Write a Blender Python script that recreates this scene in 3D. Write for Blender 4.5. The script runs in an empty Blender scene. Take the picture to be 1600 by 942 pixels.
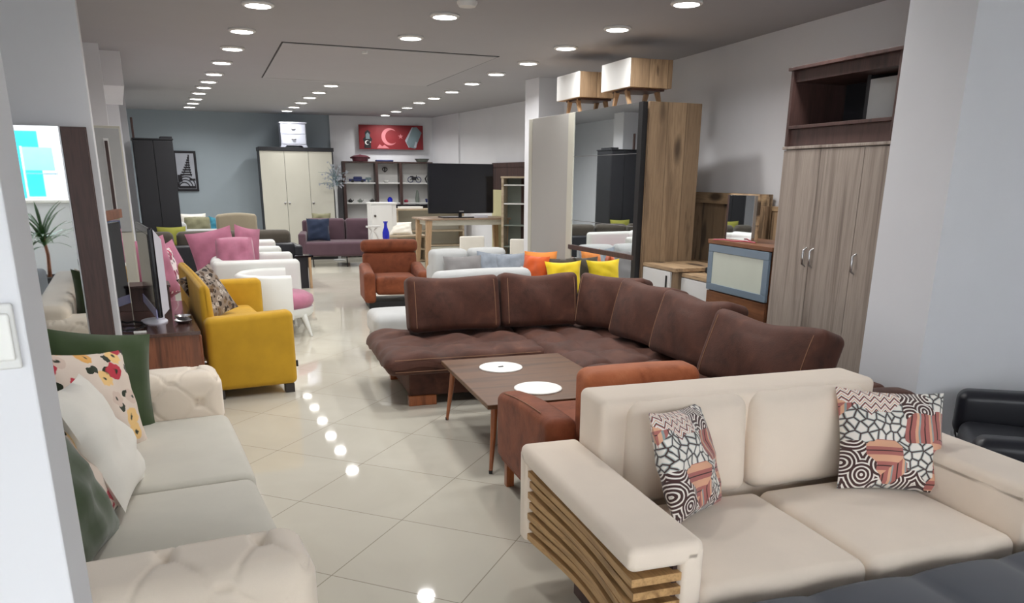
import bpy, math, random
from math import sin, cos, pi, radians, hypot
from mathutils import Matrix, Vector
random.seed(7)
S = bpy.context.scene
COL = S.collection

# ------------------------------------------------------------------ camera
FPX, PITCH, ROLL, YAW, CY, EYE = 1215.0, 0.2915, 0.007, radians(26), 643.0, 1.62
cam_d = bpy.data.cameras.new('camera'); cam = bpy.data.objects.new('camera', cam_d); COL.objects.link(cam)
cam_d.sensor_fit = 'HORIZONTAL'; cam_d.sensor_width = 36.0; cam_d.lens = FPX/1600*36.0
cam_d.shift_x = 0.0; cam_d.shift_y = (CY-471.0)/1600.0
cam_d.clip_start = 0.05; cam_d.clip_end = 200
cam.matrix_world = (Matrix.Translation((0, 0, EYE)) @ Matrix.Rotation(-YAW, 4, 'Z')
                    @ Matrix.Rotation(pi/2-PITCH, 4, 'X') @ Matrix.Rotation(ROLL, 4, 'Z'))
S.camera = cam

# ------------------------------------------------------------------ exposure, sky, daylight
S.view_settings.view_transform = 'Standard'; S.view_settings.look = 'None'
S.view_settings.gamma = 1.0; S.view_settings.use_curve_mapping = False
S.view_settings.exposure = 0.36
W = bpy.data.worlds.new('sky'); S.world = W; W.use_nodes = True
bg = W.node_tree.nodes['Background']; bg.inputs['Color'].default_value = (0.95, 0.975, 1.0, 1); bg.inputs['Strength'].default_value = 5.6
LAMP_W = 7.5
CEIL = 2.83
def zc(y): return CEIL

# ------------------------------------------------------------------ materials
class NT:
    def __init__(s, name):
        s.m = bpy.data.materials.new(name); s.m.use_nodes = True
        s.t = s.m.node_tree; s.n = s.t.nodes; s.b = s.n['Principled BSDF']
    def new(s, t, **k):
        n = s.n.new(t)
        for a, v in k.items(): setattr(n, a, v)
        return n
    def l(s, a, b): s.t.links.new(a, b)
    def math(s, op, a, b=None, c=None):
        n = s.new('ShaderNodeMath', operation=op)
        for i, v in enumerate((a, b, c)):
            if v is None: continue
            if isinstance(v, (int, float)): n.inputs[i].default_value = v
            else: s.l(v, n.inputs[i])
        return n.outputs[0]
    def mix(s, f, a, b):
        n = s.new('ShaderNodeMix', data_type='RGBA')
        for i, v in ((0, f), (6, a), (7, b)):
            if isinstance(v, (int, float)): n.inputs[i].default_value = v
            elif isinstance(v, tuple): n.inputs[i].default_value = (*v, 1) if len(v) == 3 else v
            else: s.l(v, n.inputs[i])
        return n.outputs[2]
    def coord(s, kind='Object', scale=(1, 1, 1), rot=(0, 0, 0), loc=(0, 0, 0)):
        c = s.new('ShaderNodeTexCoord'); mp = s.new('ShaderNodeMapping')
        s.l(c.outputs[kind], mp.inputs[0]); mp.inputs['Scale'].default_value = scale
        mp.inputs['Rotation'].default_value = rot; mp.inputs['Location'].default_value = loc
        return mp.outputs[0]
    def noise(s, co, scale, detail=2, dist=0):
        n = s.new('ShaderNodeTexNoise'); s.l(co, n.inputs['Vector']); n.inputs['Scale'].default_value = scale
        n.inputs['Detail'].default_value = detail; n.inputs['Distortion'].default_value = dist
        return n.outputs['Fac']
    def ramp(s, f, stops, interp='LINEAR'):
        r = s.new('ShaderNodeValToRGB'); s.l(f, r.inputs[0]); r.color_ramp.interpolation = interp
        e = r.color_ramp.elements
        while len(e) < len(stops): e.new(0.5)
        for i, (p, c) in enumerate(stops): e[i].position = p; e[i].color = (*c, 1)
        return r.outputs[0]
    def bump(s, h, strength=.3, dist=.002):
        b = s.new('ShaderNodeBump'); b.inputs['Strength'].default_value = strength; b.inputs['Distance'].default_value = dist
        s.l(h, b.inputs['Height']); s.l(b.outputs[0], s.b.inputs['Normal'])
    def p(s, **k):
        for a, v in k.items():
            a = {'rough': 'Roughness', 'metal': 'Metallic', 'col': 'Base Color', 'coat': 'Coat Weight', 'sheen': 'Sheen Weight', 'spec': 'Specular IOR Level'}[a]
            if isinstance(v, tuple): v = (*v, 1)
            if isinstance(v, (int, float, tuple)): s.b.inputs[a].default_value = v
            else: s.l(v, s.b.inputs[a])
        return s
def sr(r, g, b):
    f = lambda c: (c/255/12.92) if c/255 <= .04045 else ((c/255+.055)/1.055)**2.4
    return (f(r), f(g), f(b))
def mul(c, k): return tuple(min(1, x*k) for x in c)
def plain(name, col, rough=.6, metal=0., var=.06, bump=.0, coat=0., spec=.5):
    t = NT(name); co = t.coord()
    n = t.noise(co, 3.0, 3)
    t.p(col=t.ramp(n, [(.3, mul(col, 1-var)), (.7, mul(col, 1+var))]), rough=rough, metal=metal, coat=coat, spec=spec)
    if bump: t.bump(t.noise(co, 60, 3), bump)
    return t.m
def fabric(name, col, var=.1, weave=700, rough=.95, sheen=.25, big=6, bump=.25):
    t = NT(name); co = t.coord()
    n = t.noise(co, big, 4); f = t.noise(co, weave, 1)
    c = t.ramp(n, [(.3, mul(col, 1-var)), (.7, mul(col, 1+var))])
    c = t.mix(t.math('MULTIPLY', f, .35), c, mul(col, .75))
    t.p(col=c, rough=rough, sheen=sheen, spec=.25); t.b.inputs['Sheen Roughness'].default_value = .5
    t.bump(f, bump, .001); return t.m
def suede(name, c1, c2, c3):
    t = NT(name); co = t.coord()
    a = t.noise(co, 5, 6, .8); b = t.noise(co, 22, 5)
    c = t.mix(t.ramp(b, [(.35, (0, 0, 0)), (.7, (1, 1, 1))]), t.ramp(a, [(.3, c1), (.55, c2), (.75, c3)]), c2)
    t.p(col=c, rough=.7, sheen=.06, spec=.25); t.bump(t.math('ADD', b, t.noise(co, 120, 3)), .35, .003); return t.m
def wood(name, c1, c2, axis=2, scale=9, stretch=.08, rough=.45, knots=False, coat=0, planks=0):
    t = NT(name); sc = [1, 1, 1]; sc[axis] = stretch
    co = t.coord('Object', tuple(sc))
    n = t.noise(co, scale, 6, 1.2); f = t.noise(co, scale*9, 3)
    c = t.ramp(n, [(.3, c1), (.5, mul(c2, .97)), (.7, c2)])
    c = t.mix(t.math('MULTIPLY', t.ramp(f, [(.45, (0, 0, 0)), (.65, (1, 1, 1))]), .35), c, mul(c1, .8))
    if knots:
        kc = t.coord('Object', tuple(.35 if i == axis else 1 for i in range(3)))
        v = t.new('ShaderNodeTexVoronoi'); t.l(kc, v.inputs['Vector']); v.inputs['Scale'].default_value = 4.6
        d = t.math('ADD', v.outputs['Distance'], t.math('MULTIPLY', t.noise(kc, 9, 3), .12))
        c = t.mix(t.ramp(d, [(.26, (1, 1, 1)), (.36, (0, 0, 0))]), c, mul(c1, .35))
        cr = t.noise(t.coord('Object', tuple(.12 if i == axis else 1 for i in range(3))), 14, 5, .5)
        c = t.mix(t.ramp(cr, [(.62, (0, 0, 0)), (.68, (.8, .8, .8))]), c, mul(c1, .5))
    if planks:
        cc = t.new('ShaderNodeTexCoord'); sp = t.new('ShaderNodeSeparateXYZ'); t.l(cc.outputs['Object'], sp.inputs[0])
        y = t.math('ADD', sp.outputs[0], sp.outputs[1]) if axis == 2 else sp.outputs[2]
        q = t.math('DIVIDE', y, planks); fr = t.math('FRACT', q); fl = t.math('FLOOR', q)
        wn = t.new('ShaderNodeTexWhiteNoise', noise_dimensions='1D'); t.l(fl, wn.inputs['W'])
        c = t.mix(t.math('MULTIPLY', wn.outputs['Value'], .6), c, mul(c1, .85))
        c = t.mix(t.math('MULTIPLY', t.math('LESS_THAN', fr, .035), .55), c, mul(c1, .35))
    t.p(col=c, rough=rough, coat=coat); t.bump(f, .12, .001); return t.m
def emis(name, col, st):
    t = NT(name); t.b.inputs['Emission Color'].default_value = (*col, 1); t.b.inputs['Emission Strength'].default_value = st
    t.p(col=col); return t.m

M = {}
M['wall'] = plain('white_paint', sr(224, 225, 229), .75, var=.015, bump=.04)
M['wallgrey'] = plain('grey_paint', sr(160, 172, 180), .75, var=.015, bump=.04)
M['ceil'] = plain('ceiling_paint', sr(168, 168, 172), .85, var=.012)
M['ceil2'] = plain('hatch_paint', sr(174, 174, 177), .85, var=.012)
M['white'] = plain('white_lacquer', sr(222, 222, 220), .35, var=.01)
M['cream'] = plain('cream_lacquer', sr(205, 203, 190), .45, var=.02)
M['creamy'] = plain('pale_yellow_board', sr(205, 200, 158), .5, var=.02)
M['black'] = plain('black_board', sr(34, 35, 40), .55, var=.1)
M['blackgloss'] = plain('black_gloss', sr(16, 17, 24), .12, var=.05)
M['rubber'] = plain('dark_plastic', sr(28, 28, 30), .5, var=.1)
M['metal'] = plain('brushed_steel', sr(190, 190, 192), .28, 1., var=.04)
M['darkmetal'] = plain('dark_metal', sr(70, 66, 64), .35, 1., var=.04)
M['silverp'] = plain('silver_plastic', sr(205, 205, 215), .3, var=.02)
M['lilacrefl'] = plain('lilac_reflection', sr(150, 150, 190), .25, var=.04)  # colour of the reflection painted onto the dresser television
M['mirror'] = plain('mirror_glass', (.86, .89, .9), .015, 1., var=.0)
M['beige'] = fabric('cream_upholstery', sr(238, 223, 206), .03)
M['tuft'] = fabric('cream_velvet', sr(240, 226, 208), .03, rough=.8, sheen=.4)
M['tuftseat'] = fabric('pale_grey_upholstery', sr(206, 202, 190), .04)
M['yellow'] = fabric('mustard_velvet', sr(198, 154, 42), .1, rough=.8, sheen=.1)
M['yellow2'] = fabric('bright_yellow_cloth', sr(228, 196, 40), .05)
M['whitel'] = plain('white_leather', sr(222, 224, 220), .45, var=.02, bump=.05)
M['pink'] = fabric('rose_pink_velvet', sr(180, 114, 138), .2, rough=.8, sheen=.25)
M['purple'] = fabric('plum_cloth', sr(88, 67, 76), .08)
M['blue'] = fabric('navy_cloth', sr(34, 44, 66), .08)
M['teal'] = fabric('teal_cloth', sr(60, 128, 150), .25, big=14)
M['green'] = fabric('forest_green_velvet', sr(52, 70, 36), .2, rough=.8, sheen=.4)
M['ivory'] = fabric('ivory_cloth', sr(240, 236, 226), .03)
M['olive'] = fabric('dark_olive_cloth', sr(74, 68, 60), .12)
M['sage'] = fabric('sage_cloth', sr(128, 126, 100), .2)
M['lime'] = fabric('lime_cloth', sr(150, 150, 66), .1)
M['taupe'] = fabric('taupe_cloth', sr(150, 140, 120), .06)
M['lgrey'] = fabric('light_grey_cloth', sr(186, 188, 188), .05)
M['mgrey'] = fabric('mid_grey_cloth', sr(130, 128, 128), .08)
M['sgrey'] = fabric('silver_grey_cloth', sr(134, 142, 152), .2, big=12)
M['orange'] = fabric('burnt_orange_cloth', sr(196, 84, 34), .1)
M['apricot'] = fabric('apricot_cloth', sr(224, 140, 70), .08)
M['char'] = fabric('charcoal_cloth', sr(62, 66, 76), .06)
M['blackl'] = plain('black_leather', sr(30, 31, 38), .38, var=.1, bump=.15)
M['brown'] = suede('chocolate_suede', sr(56, 35, 28), sr(80, 49, 39), sr(106, 68, 53))
M['rust'] = suede('rust_suede', sr(142, 76, 44), sr(176, 102, 66), sr(196, 122, 84))
M['rustd'] = suede('worn_brown_suede', sr(92, 44, 24), sr(128, 68, 42), sr(150, 86, 56))
M['ochair'] = suede('orange_brown_suede', sr(92, 48, 28), sr(124, 66, 40), sr(144, 82, 52))
M['stitch'] = plain('stitching_thread', sr(146, 108, 82), .8)
M['walnut'] = wood('walnut_veneer', sr(70, 46, 30), sr(104, 72, 48), 0, rough=.4, coat=.0)
M['walnutz'] = wood('walnut_dark_boards', sr(52, 36, 34), sr(80, 58, 54), 2, rough=.45)
M['redwood'] = wood('reddish_walnut_board', sr(74, 40, 26), sr(138, 84, 58), 2, 7, .12, rough=.4)
M['topwood'] = wood('dark_walnut_top', sr(52, 34, 32), sr(84, 58, 52), 1, 7, .1, rough=.18, coat=.4)
M['legwood'] = wood('teak_leg', sr(118, 62, 32), sr(160, 92, 52), 2, 14, .1, rough=.3, coat=.3)
M['slat'] = wood('oiled_oak_slats', sr(138, 102, 62), sr(196, 156, 106), 1, 14, .06, rough=.5)
M['slatx'] = wood('oak_slat_ends', sr(150, 110, 66), sr(206, 164, 112), 0, 14, .08, rough=.5)
M['rustic'] = wood('knotty_pine', sr(118, 96, 74), sr(178, 150, 118), 2, 7, .1, rough=.6, knots=True, planks=.19)
M['rusticx'] = wood('knotty_pine_across', sr(122, 98, 76), sr(182, 154, 120), 0, 7, .1, rough=.6, knots=True)
M['greywood'] = wood('grey_oak_laminate', sr(118, 106, 98), sr(164, 152, 142), 2, 16, .03, rough=.5)
M['cherry'] = wood('cherry_laminate', sr(96, 60, 40), sr(132, 88, 60), 0, 8, .1, rough=.4)
M['lightoak'] = wood('pale_oak_laminate', sr(150, 132, 108), sr(186, 170, 146), 0, 8, .1, rough=.5)
M['tablew'] = wood('greyed_oak_board', sr(120, 100, 84), sr(160, 138, 118), 0, 8, .1, rough=.45)
M['legoak'] = wood('tan_oak_leg', sr(150, 118, 88), sr(186, 154, 120), 2, 12, .1, rough=.5)
M['plate'] = plain('white_ceramic', sr(240, 240, 236), .3, var=.01)
M['blueglass'] = plain('cobalt_glass', sr(12, 30, 190), .1, var=.1, coat=.6)
M['frost'] = plain('frosted_glass', sr(196, 202, 190), .25, var=.03)
M['alu'] = plain('blue_grey_aluminium', sr(128, 146, 162), .35, .3, var=.03)
M['leaf'] = plain('palm_leaf', sr(52, 96, 34), .45, var=.3)
M['pot'] = plain('dark_pot', sr(40, 40, 42), .4)
M['red'] = plain('red_print', sr(120, 20, 28), .6, var=.12)
M['redl'] = plain('pale_rose_print', sr(190, 112, 118), .6, var=.1)
M['ink'] = plain('black_print', sr(26, 24, 30), .6, var=.2)
M['inkg'] = plain('grey_print', sr(110, 128, 134), .5, var=.15)
M['paper'] = plain('pale_print', sr(168, 172, 182), .6, var=.08)
M['concrete'] = plain('pavement', sr(150, 150, 150), .9, var=.1, bump=.2)
M['cyan'] = plain('cyan_board', sr(40, 190, 220), .6)
M['skycloth'] = fabric('sky_blue_canvas', sr(140, 196, 222), .05)
M['maroon'] = plain('maroon_enamel', sr(88, 40, 50), .4)
M['navy'] = plain('navy_enamel', sr(34, 44, 96), .4)
M['pinkc'] = plain('rose_ceramic', sr(170, 60, 80), .4)
M['steelg'] = plain('grey_green_enamel', sr(120, 128, 120), .4)
M['paleblue'] = plain('bluish_white_paint', sr(184, 188, 202), .5, var=.01)
M['lgreyb'] = plain('pale_grey_lacquer', sr(178, 176, 172), .4, var=.01)
M['lamp'] = emis('lit_diffuser', (1, .98, .95), 14)

def tile_floor():
    t = NT('polished_porcelain_tiles')
    a = radians(-47.4)
    co = t.coord('Object', (1/.605, 1/.605, 1), (0, 0, -a), (0, 0, 0))
    # shift so a joint crossing falls on (0.65, 3.85)
    ox = (.65*cos(a)+3.85*sin(a))/.605; oy = (-.65*sin(a)+3.85*cos(a))/.605
    sp = t.new('ShaderNodeSeparateXYZ'); t.l(co, sp.inputs[0])
    g = None; cells = []
    for k, o in ((0, ox), (1, oy)):
        v = t.math('SUBTRACT', sp.outputs[k], o); f = t.math('FRACT', v); cells.append(t.math('FLOOR', v))
        e = t.math('MINIMUM', f, t.math('SUBTRACT', 1.0, f)); m = t.math('LESS_THAN', e, .0042)
        g = m if g is None else t.math('MAXIMUM', g, m)
    cb = t.new('ShaderNodeCombineXYZ'); t.l(cells[0], cb.inputs[0]); t.l(cells[1], cb.inputs[1])
    wn = t.new('ShaderNodeTexWhiteNoise', noise_dimensions='2D'); t.l(cb.outputs[0], wn.inputs['Vector'])
    n = t.noise(t.coord(), 1.6, 5, .6)
    base = t.ramp(n, [(.3, sr(196, 191, 178)), (.7, sr(207, 203, 190))])
    base = t.mix(t.math('MULTIPLY', wn.outputs['Value'], .25), base, sr(190, 185, 170))
    t.p(col=t.mix(g, base, sr(128, 118, 100)), rough=t.math('ADD', .04, t.math('MULTIPLY', g, .5)), spec=.6)
    t.b.inputs['IOR'].default_value = 1.55
    return t.m
M['floor'] = tile_floor()

def patchwork():
    t = NT('patchwork_print'); c = t.coord('Generated'); sp = t.new('ShaderNodeSeparateXYZ'); t.l(c, sp.inputs[0])
    cb = t.new('ShaderNodeCombineXYZ'); t.l(sp.outputs[0], cb.inputs[0]); t.l(sp.outputs[2], cb.inputs[1]); v2 = cb.outputs[0]
    u, v = sp.outputs[0], sp.outputs[2]
    def vor(scale, metric='EUCLIDEAN', feat='F1', rnd=1.0):
        n = t.new('ShaderNodeTexVoronoi', voronoi_dimensions='2D', distance=metric, feature=feat); t.l(v2, n.inputs['Vector'])
        n.inputs['Scale'].default_value = scale; n.inputs['Randomness'].default_value = rnd; return n
    dark, white, rose, peach, grey = sr(78, 56, 54), sr(236, 230, 222), sr(176, 110, 104), sr(222, 170, 140), sr(150, 162, 160)
    # swirls: rings around cell centres
    w = vor(4.6); ring = t.math('SINE', t.math('MULTIPLY', w.outputs['Distance'], 40))
    rings = t.ramp(ring, [(.25, dark), (.42, white)]);
    # petals: fine voronoi edges
    e = vor(13, feat='DISTANCE_TO_EDGE'); pet = t.ramp(e.outputs['Distance'], [(.04, dark), (.09, grey), (.2, white)])
    # zigzag
    tri = t.math('MULTIPLY', t.math('ABSOLUTE', t.math('SUBTRACT', t.math('FRACT', t.math('MULTIPLY', u, 11)), .5)), .11)
    zz = t.math('FRACT', t.math('MULTIPLY', t.math('ADD', v, tri), 15)); zig = t.ramp(zz, [(.0, white), (.3, rose), (.45, dark), (.6, white), (.85, peach)], 'CONSTANT')
    # stripes
    st = t.ramp(t.math('FRACT', t.math('MULTIPLY', v, 7)), [(.0, peach), (.3, rose), (.55, dark), (.62, rose), (.85, peach)], 'CONSTANT')
    st2 = t.ramp(t.math('FRACT', t.math('MULTIPLY', u, 8)), [(.0, rose), (.3, peach), (.5, grey), (.62, rose), (.9, dark)], 'CONSTANT')
    cell = vor(3.7, 'CHEBYCHEV', 'F1', .85); sc = t.new('ShaderNodeSeparateColor'); t.l(cell.outputs['Color'], sc.inputs[0]); r = sc.outputs[0]
    c1 = t.mix(t.math('GREATER_THAN', r, .25), rings, zig)
    c1 = t.mix(t.math('GREATER_THAN', r, .45), c1, pet)
    c1 = t.mix(t.math('GREATER_THAN', r, .62), c1, st)
    c1 = t.mix(t.math('GREATER_THAN', r, .74), c1, rings)
    c1 = t.mix(t.math('GREATER_THAN', r, .88), c1, st2)
    t.p(col=c1, rough=.9, sheen=.2, spec=.2); t.bump(t.noise(t.coord(), 500, 1), .2, .001); return t.m
M['patch'] = patchwork()
def floral(name, base, cols, scale=4, leafc=sr(40, 48, 34)):
    t = NT(name); c = t.coord('Generated'); sp = t.new('ShaderNodeSeparateXYZ'); t.l(c, sp.inputs[0])
    cb = t.new('ShaderNodeCombineXYZ'); t.l(sp.outputs[0], cb.inputs[0]); t.l(sp.outputs[2], cb.inputs[1])
    nz = t.new('ShaderNodeTexNoise'); t.l(cb.outputs[0], nz.inputs['Vector']); nz.inputs['Scale'].default_value = 9
    va = t.new('ShaderNodeVectorMath', operation='MULTIPLY_ADD'); t.l(nz.outputs['Color'], va.inputs[0]); va.inputs[1].default_value = (.12, .12, 0); t.l(cb.outputs[0], va.inputs[2])
    v = t.new('ShaderNodeTexVoronoi', voronoi_dimensions='2D'); t.l(va.outputs[0], v.inputs['Vector']); v.inputs['Scale'].default_value = scale
    s2 = t.new('ShaderNodeSeparateColor'); t.l(v.outputs['Color'], s2.inputs[0])
    flower = t.ramp(s2.outputs[0], [(i/len(cols), k) for i, k in enumerate(cols)], 'CONSTANT')
    m1 = t.ramp(v.outputs['Distance'], [(.34, (1, 1, 1)), (.38, (0, 0, 0))])
    pet = t.math('MULTIPLY', m1, 1.0)
    shade = t.mix(t.ramp(v.outputs['Distance'], [(.06, (1, 1, 1)), (.12, (0, 0, 0))]), flower, leafc)
    lv = t.new('ShaderNodeTexVoronoi', voronoi_dimensions='2D'); t.l(va.outputs[0], lv.inputs['Vector']); lv.inputs['Scale'].default_value = scale*1.9
    s3 = t.new('ShaderNodeSeparateColor'); t.l(lv.outputs['Color'], s3.inputs[0])
    leafm = t.math('MULTIPLY', t.math('GREATER_THAN', s3.outputs[1], .7), t.math('LESS_THAN', lv.outputs['Distance'], .38))
    cc = t.mix(leafm, base, leafc); cc = t.mix(pet, cc, shade)
    t.p(col=cc, rough=.9, sheen=.2, spec=.2); return t.m
M['floral'] = floral('flower_print', sr(222, 206, 192), [sr(178, 40, 60), sr(228, 170, 90), sr(190, 60, 74), sr(236, 196, 130), sr(212, 190, 176)], 4.3)
M['pinkfloral'] = floral('rose_print', sr(226, 214, 214), [sr(190, 70, 100), sr(226, 214, 214), sr(150, 60, 90)], 5, sr(90, 60, 80))
M['newsprint'] = floral('sepia_newsprint', sr(134, 122, 112), [sr(86, 66, 50), sr(44, 38, 36), sr(120, 100, 78), sr(176, 166, 156)], 8, sr(50, 42, 38))

# ------------------------------------------------------------------ mesh builder
class MB:
    def __init__(s, mtx=None): s.v = []; s.f = []; s.mtx = mtx
    def add(s, vs, fs, m=None):
        o = len(s.v)
        for p in vs:
            p = Vector(p)
            if m is not None: p = m @ p
            s.v.append(p)
        s.f += [tuple(i+o for i in f) for f in fs]
        return s
    def rbox(s, lo, hi, r=.004, n=(1, 1, 1), seg=1, disp=None, m=None):
        lo = Vector(lo); hi = Vector(hi); c = (lo+hi)/2; h = (hi-lo)/2
        r = min(r, h.x*.98, h.y*.98, h.z*.98)
        def line(hh, k):
            e = [hh-r+r*math.tan(pi/4*(1-i/seg)) for i in range(seg+1)]      # hh .. hh-r
            inner = [-(hh-r)+2*(hh-r)*i/k for i in range(1, k)]
            return [-x for x in e]+inner+[x for x in reversed(e)]
        L = [line(h[i], n[i]) for i in range(3)]
        idx = {}; vs = []; fs = []
        def vid(p):
            key = (round(p[0], 6), round(p[1], 6), round(p[2], 6))
            if key not in idx: idx[key] = len(vs); vs.append(Vector(p))
            return idx[key]
        for ax in range(3):
            a, b = (ax+1) % 3, (ax+2) % 3
            for sg in (-1, 1):
                for i in range(len(L[a])-1):
                    for j in range(len(L[b])-1):
                        q = []
                        for ii, jj in ((i, j), (i+1, j), (i+1, j+1), (i, j+1)):
                            p = [0, 0, 0]; p[ax] = sg*h[ax]; p[a] = L[a][ii]; p[b] = L[b][jj]; q.append(vid(p))
                        fs.append(tuple(q) if sg > 0 else tuple(reversed(q)))
        out = []
        for p in vs:
            q = Vector([max(-(h[i]-r), min(h[i]-r, p[i])) for i in range(3)]); d = p-q
            nn = d.normalized() if d.length > 1e-9 else Vector((0, 0, 1))
            P = q+nn*r if d.length > 1e-9 else p.copy()
            if disp:
                un = Vector([P[i]/h[i] for i in range(3)]); P = P+Vector(disp(un, nn))
            out.append(P+c)
        return s.add(out, fs, m)
    def box(s, lo, hi, m=None, r=.003): return s.rbox(lo, hi, r, m=m)
    def loft(s, rings, m=None, cap=True, closed=True):
        k = len(rings[0]); vs = [p for r in rings for p in r]; fs = []
        for i in range(len(rings)-1):
            for j in range(k if closed else k-1):
                a = i*k+j; b = i*k+(j+1) % k; fs.append((a, b, b+k, a+k))
        c0, c1 = cap if isinstance(cap, tuple) else (cap, cap)
        if c0: fs.append(tuple(reversed(range(k))))
        if c1: fs.append(tuple((len(rings)-1)*k+j for j in range(k)))
        return s.add(vs, fs, m)
    def lathe(s, prof, c=(0, 0, 0), seg=24, m=None, cap=True):
        return s.loft([[(c[0]+r*cos(2*pi*j/seg), c[1]+r*sin(2*pi*j/seg), c[2]+z) for j in range(seg)] for r, z in prof], m, cap=(cap and prof[0][0] > 0, cap and prof[-1][0] > 0))
    def tube(s, pts, rad, seg=10, m=None, sq=None):
        pts = [Vector(p) for p in pts]; rads = rad if isinstance(rad, (list, tuple)) else [rad]*len(pts)
        rings = []; prev = None
        for i, p in enumerate(pts):
            t = (pts[min(i+1, len(pts)-1)]-pts[max(i-1, 0)]).normalized()
            if prev is None: u = t.orthogonal().normalized() if sq is None else (Vector(sq)-t*Vector(sq).dot(t)).normalized()
            else: u = (prev-t*prev.dot(t)).normalized()
            prev = u; w = t.cross(u)
            ph = pi/4 if seg == 4 else 0
            rings.append([p+(u*cos(2*pi*j/seg+ph)+w*sin(2*pi*j/seg+ph))*rads[i] for j in range(seg)])
        return s.loft(rings, m)
    def prism(s, poly, y0, y1, m=None, axis='y'):
        n = len(poly)
        def P(a, b, t): return {'y': (a, t, b), 'x': (t, a, b), 'z': (a, b, t)}[axis]
        return s.loft([[P(a, b, y0) for a, b in poly], [P(a, b, y1) for a, b in poly]], m)
    def pillow(s, w, h, t, n=14, pinch=.07, seed=1, m=None):
        rnd = random.Random(seed); ph = [rnd.uniform(0, 6.28) for _ in range(4)]
        idx = {}; vs = []; fs = []
        def pt(i, j, sd):
            u = -1+2*i/n; v = -1+2*j/n; edge = (i in (0, n) or j in (0, n)); k = (i, j, 0 if edge else sd)
            if k in idx: return idx[k]
            x = w/2*u*(1-pinch*(1-v*v)*abs(u)); z = h/2*v*(1-pinch*(1-u*u)*abs(v))+h/2
            th = 0 if edge else t/2*((1-u*u)*(1-v*v))**.42
            wr = .016*t*(sin(7*u+ph[0]+3*v)+sin(9*v+ph[1]-4*u)+sin(15*u*v+ph[2]))
            idx[k] = len(vs); vs.append((x, sd*(th+(0 if edge else wr*(1-u*u)*(1-v*v)*4)), z)); return idx[k]
        for sd in (-1, 1):
            for i in range(n):
                for j in range(n):
                    q = (pt(i, j, sd), pt(i+1, j, sd), pt(i+1, j+1, sd), pt(i, j+1, sd))
                    fs.append(q if sd < 0 else tuple(reversed(q)))
        return s.add(vs, fs, m)
    def build(s, name, mat, parent=None, flat=False, angle=38):
        me = bpy.data.meshes.new(name)
        vs = [s.mtx @ v for v in s.v] if s.mtx is not None else s.v
        me.from_pydata([tuple(v) for v in vs], [], s.f); me.update()
        me.materials.append(M[mat] if isinstance(mat, str) else mat)
        if not flat:
            me.shade_smooth(); me.set_sharp_from_angle(angle=radians(angle))
        o = bpy.data.objects.new(name, me); COL.objects.link(o)
        if parent is not None: o.parent = parent
        if not flat and angle <= 38:
            w = o.modifiers.new('weighted_normal', 'WEIGHTED_NORMAL'); w.keep_sharp = True; w.weight = 90
        return o
def tag(o, label, cat, group=None):
    o['label'] = label; o['category'] = cat
    if group: o['group'] = group
    return o
def thing(name, label, cat, loc=(0, 0, 0), rot=0, group=None, tilt=None):
    o = bpy.data.objects.new(name, None); COL.objects.link(o); o.empty_display_size = .1
    o.location = loc; o.rotation_euler = (0, 0, radians(rot)) if tilt is None else (radians(tilt[0]), radians(tilt[1]), radians(rot))
    return tag(o, label, cat, group)
def struct(name, mb, mat):
    o = mb.build(name, mat, flat=True); o['kind'] = 'structure'; return o
def copy_thing(o, loc, rot=None, label=None):
    r = o.copy(); COL.objects.link(r); r.location = loc
    if rot is not None: r.rotation_euler = (0, 0, radians(rot))
    if label: r['label'] = label
    for ch in list(o.children):
        c = ch.copy(); COL.objects.link(c); c.parent = r
        for g in list(ch.children):
            d = g.copy(); COL.objects.link(d); d.parent = c
    return r
def Bx(name, mat, par, lo, hi, r=.004, label=None):
    o = MB().rbox(lo, hi, r).build(name, mat, par)
    if label: o['label'] = label
    return o
def soft(name, mat, par, lo, hi, r=.05, n=(8, 8, 4), puff=(0, 0, .02), disp=None, seg=3, m=None):
    lo2, hi2 = Vector(lo), Vector(hi)
    def d(u, nn):
        if disp: return disp(u, nn)
        q = [(1-u[0]**2), (1-u[1]**2), (1-u[2]**2)]
        return (u[0]*puff[0]*q[1]*q[2], u[1]*puff[1]*q[0]*q[2], u[2]*puff[2]*q[0]*q[1])
    return MB().rbox(lo, hi, r, n, seg, d, m).build(name, mat, par, angle=60)
def cushion(name, label, mat, loc, w, h, t, rot, lean, group=None, seed=1, roll=0, cat='cushion', pinch=.07, piping=None):
    # standing scatter cushion, base edge at loc, leaning back by lean degrees, turned by rot
    o = MB().pillow(w, h, t, seed=seed, pinch=pinch).build(name, mat, angle=75)
    R = Matrix.Rotation(radians(rot), 4, 'Z') @ Matrix.Rotation(radians(-lean), 4, 'X') @ Matrix.Rotation(radians(roll), 4, 'Y')
    o.rotation_euler = R.to_euler(); o.location = loc
    return tag(o, label, cat, group)
ORD = ['nearest', 'second', 'third', 'fourth', 'fifth', 'sixth', 'seventh', 'eighth', 'ninth', 'tenth', 'eleventh', 'twelfth']
exec_parts = []
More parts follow.
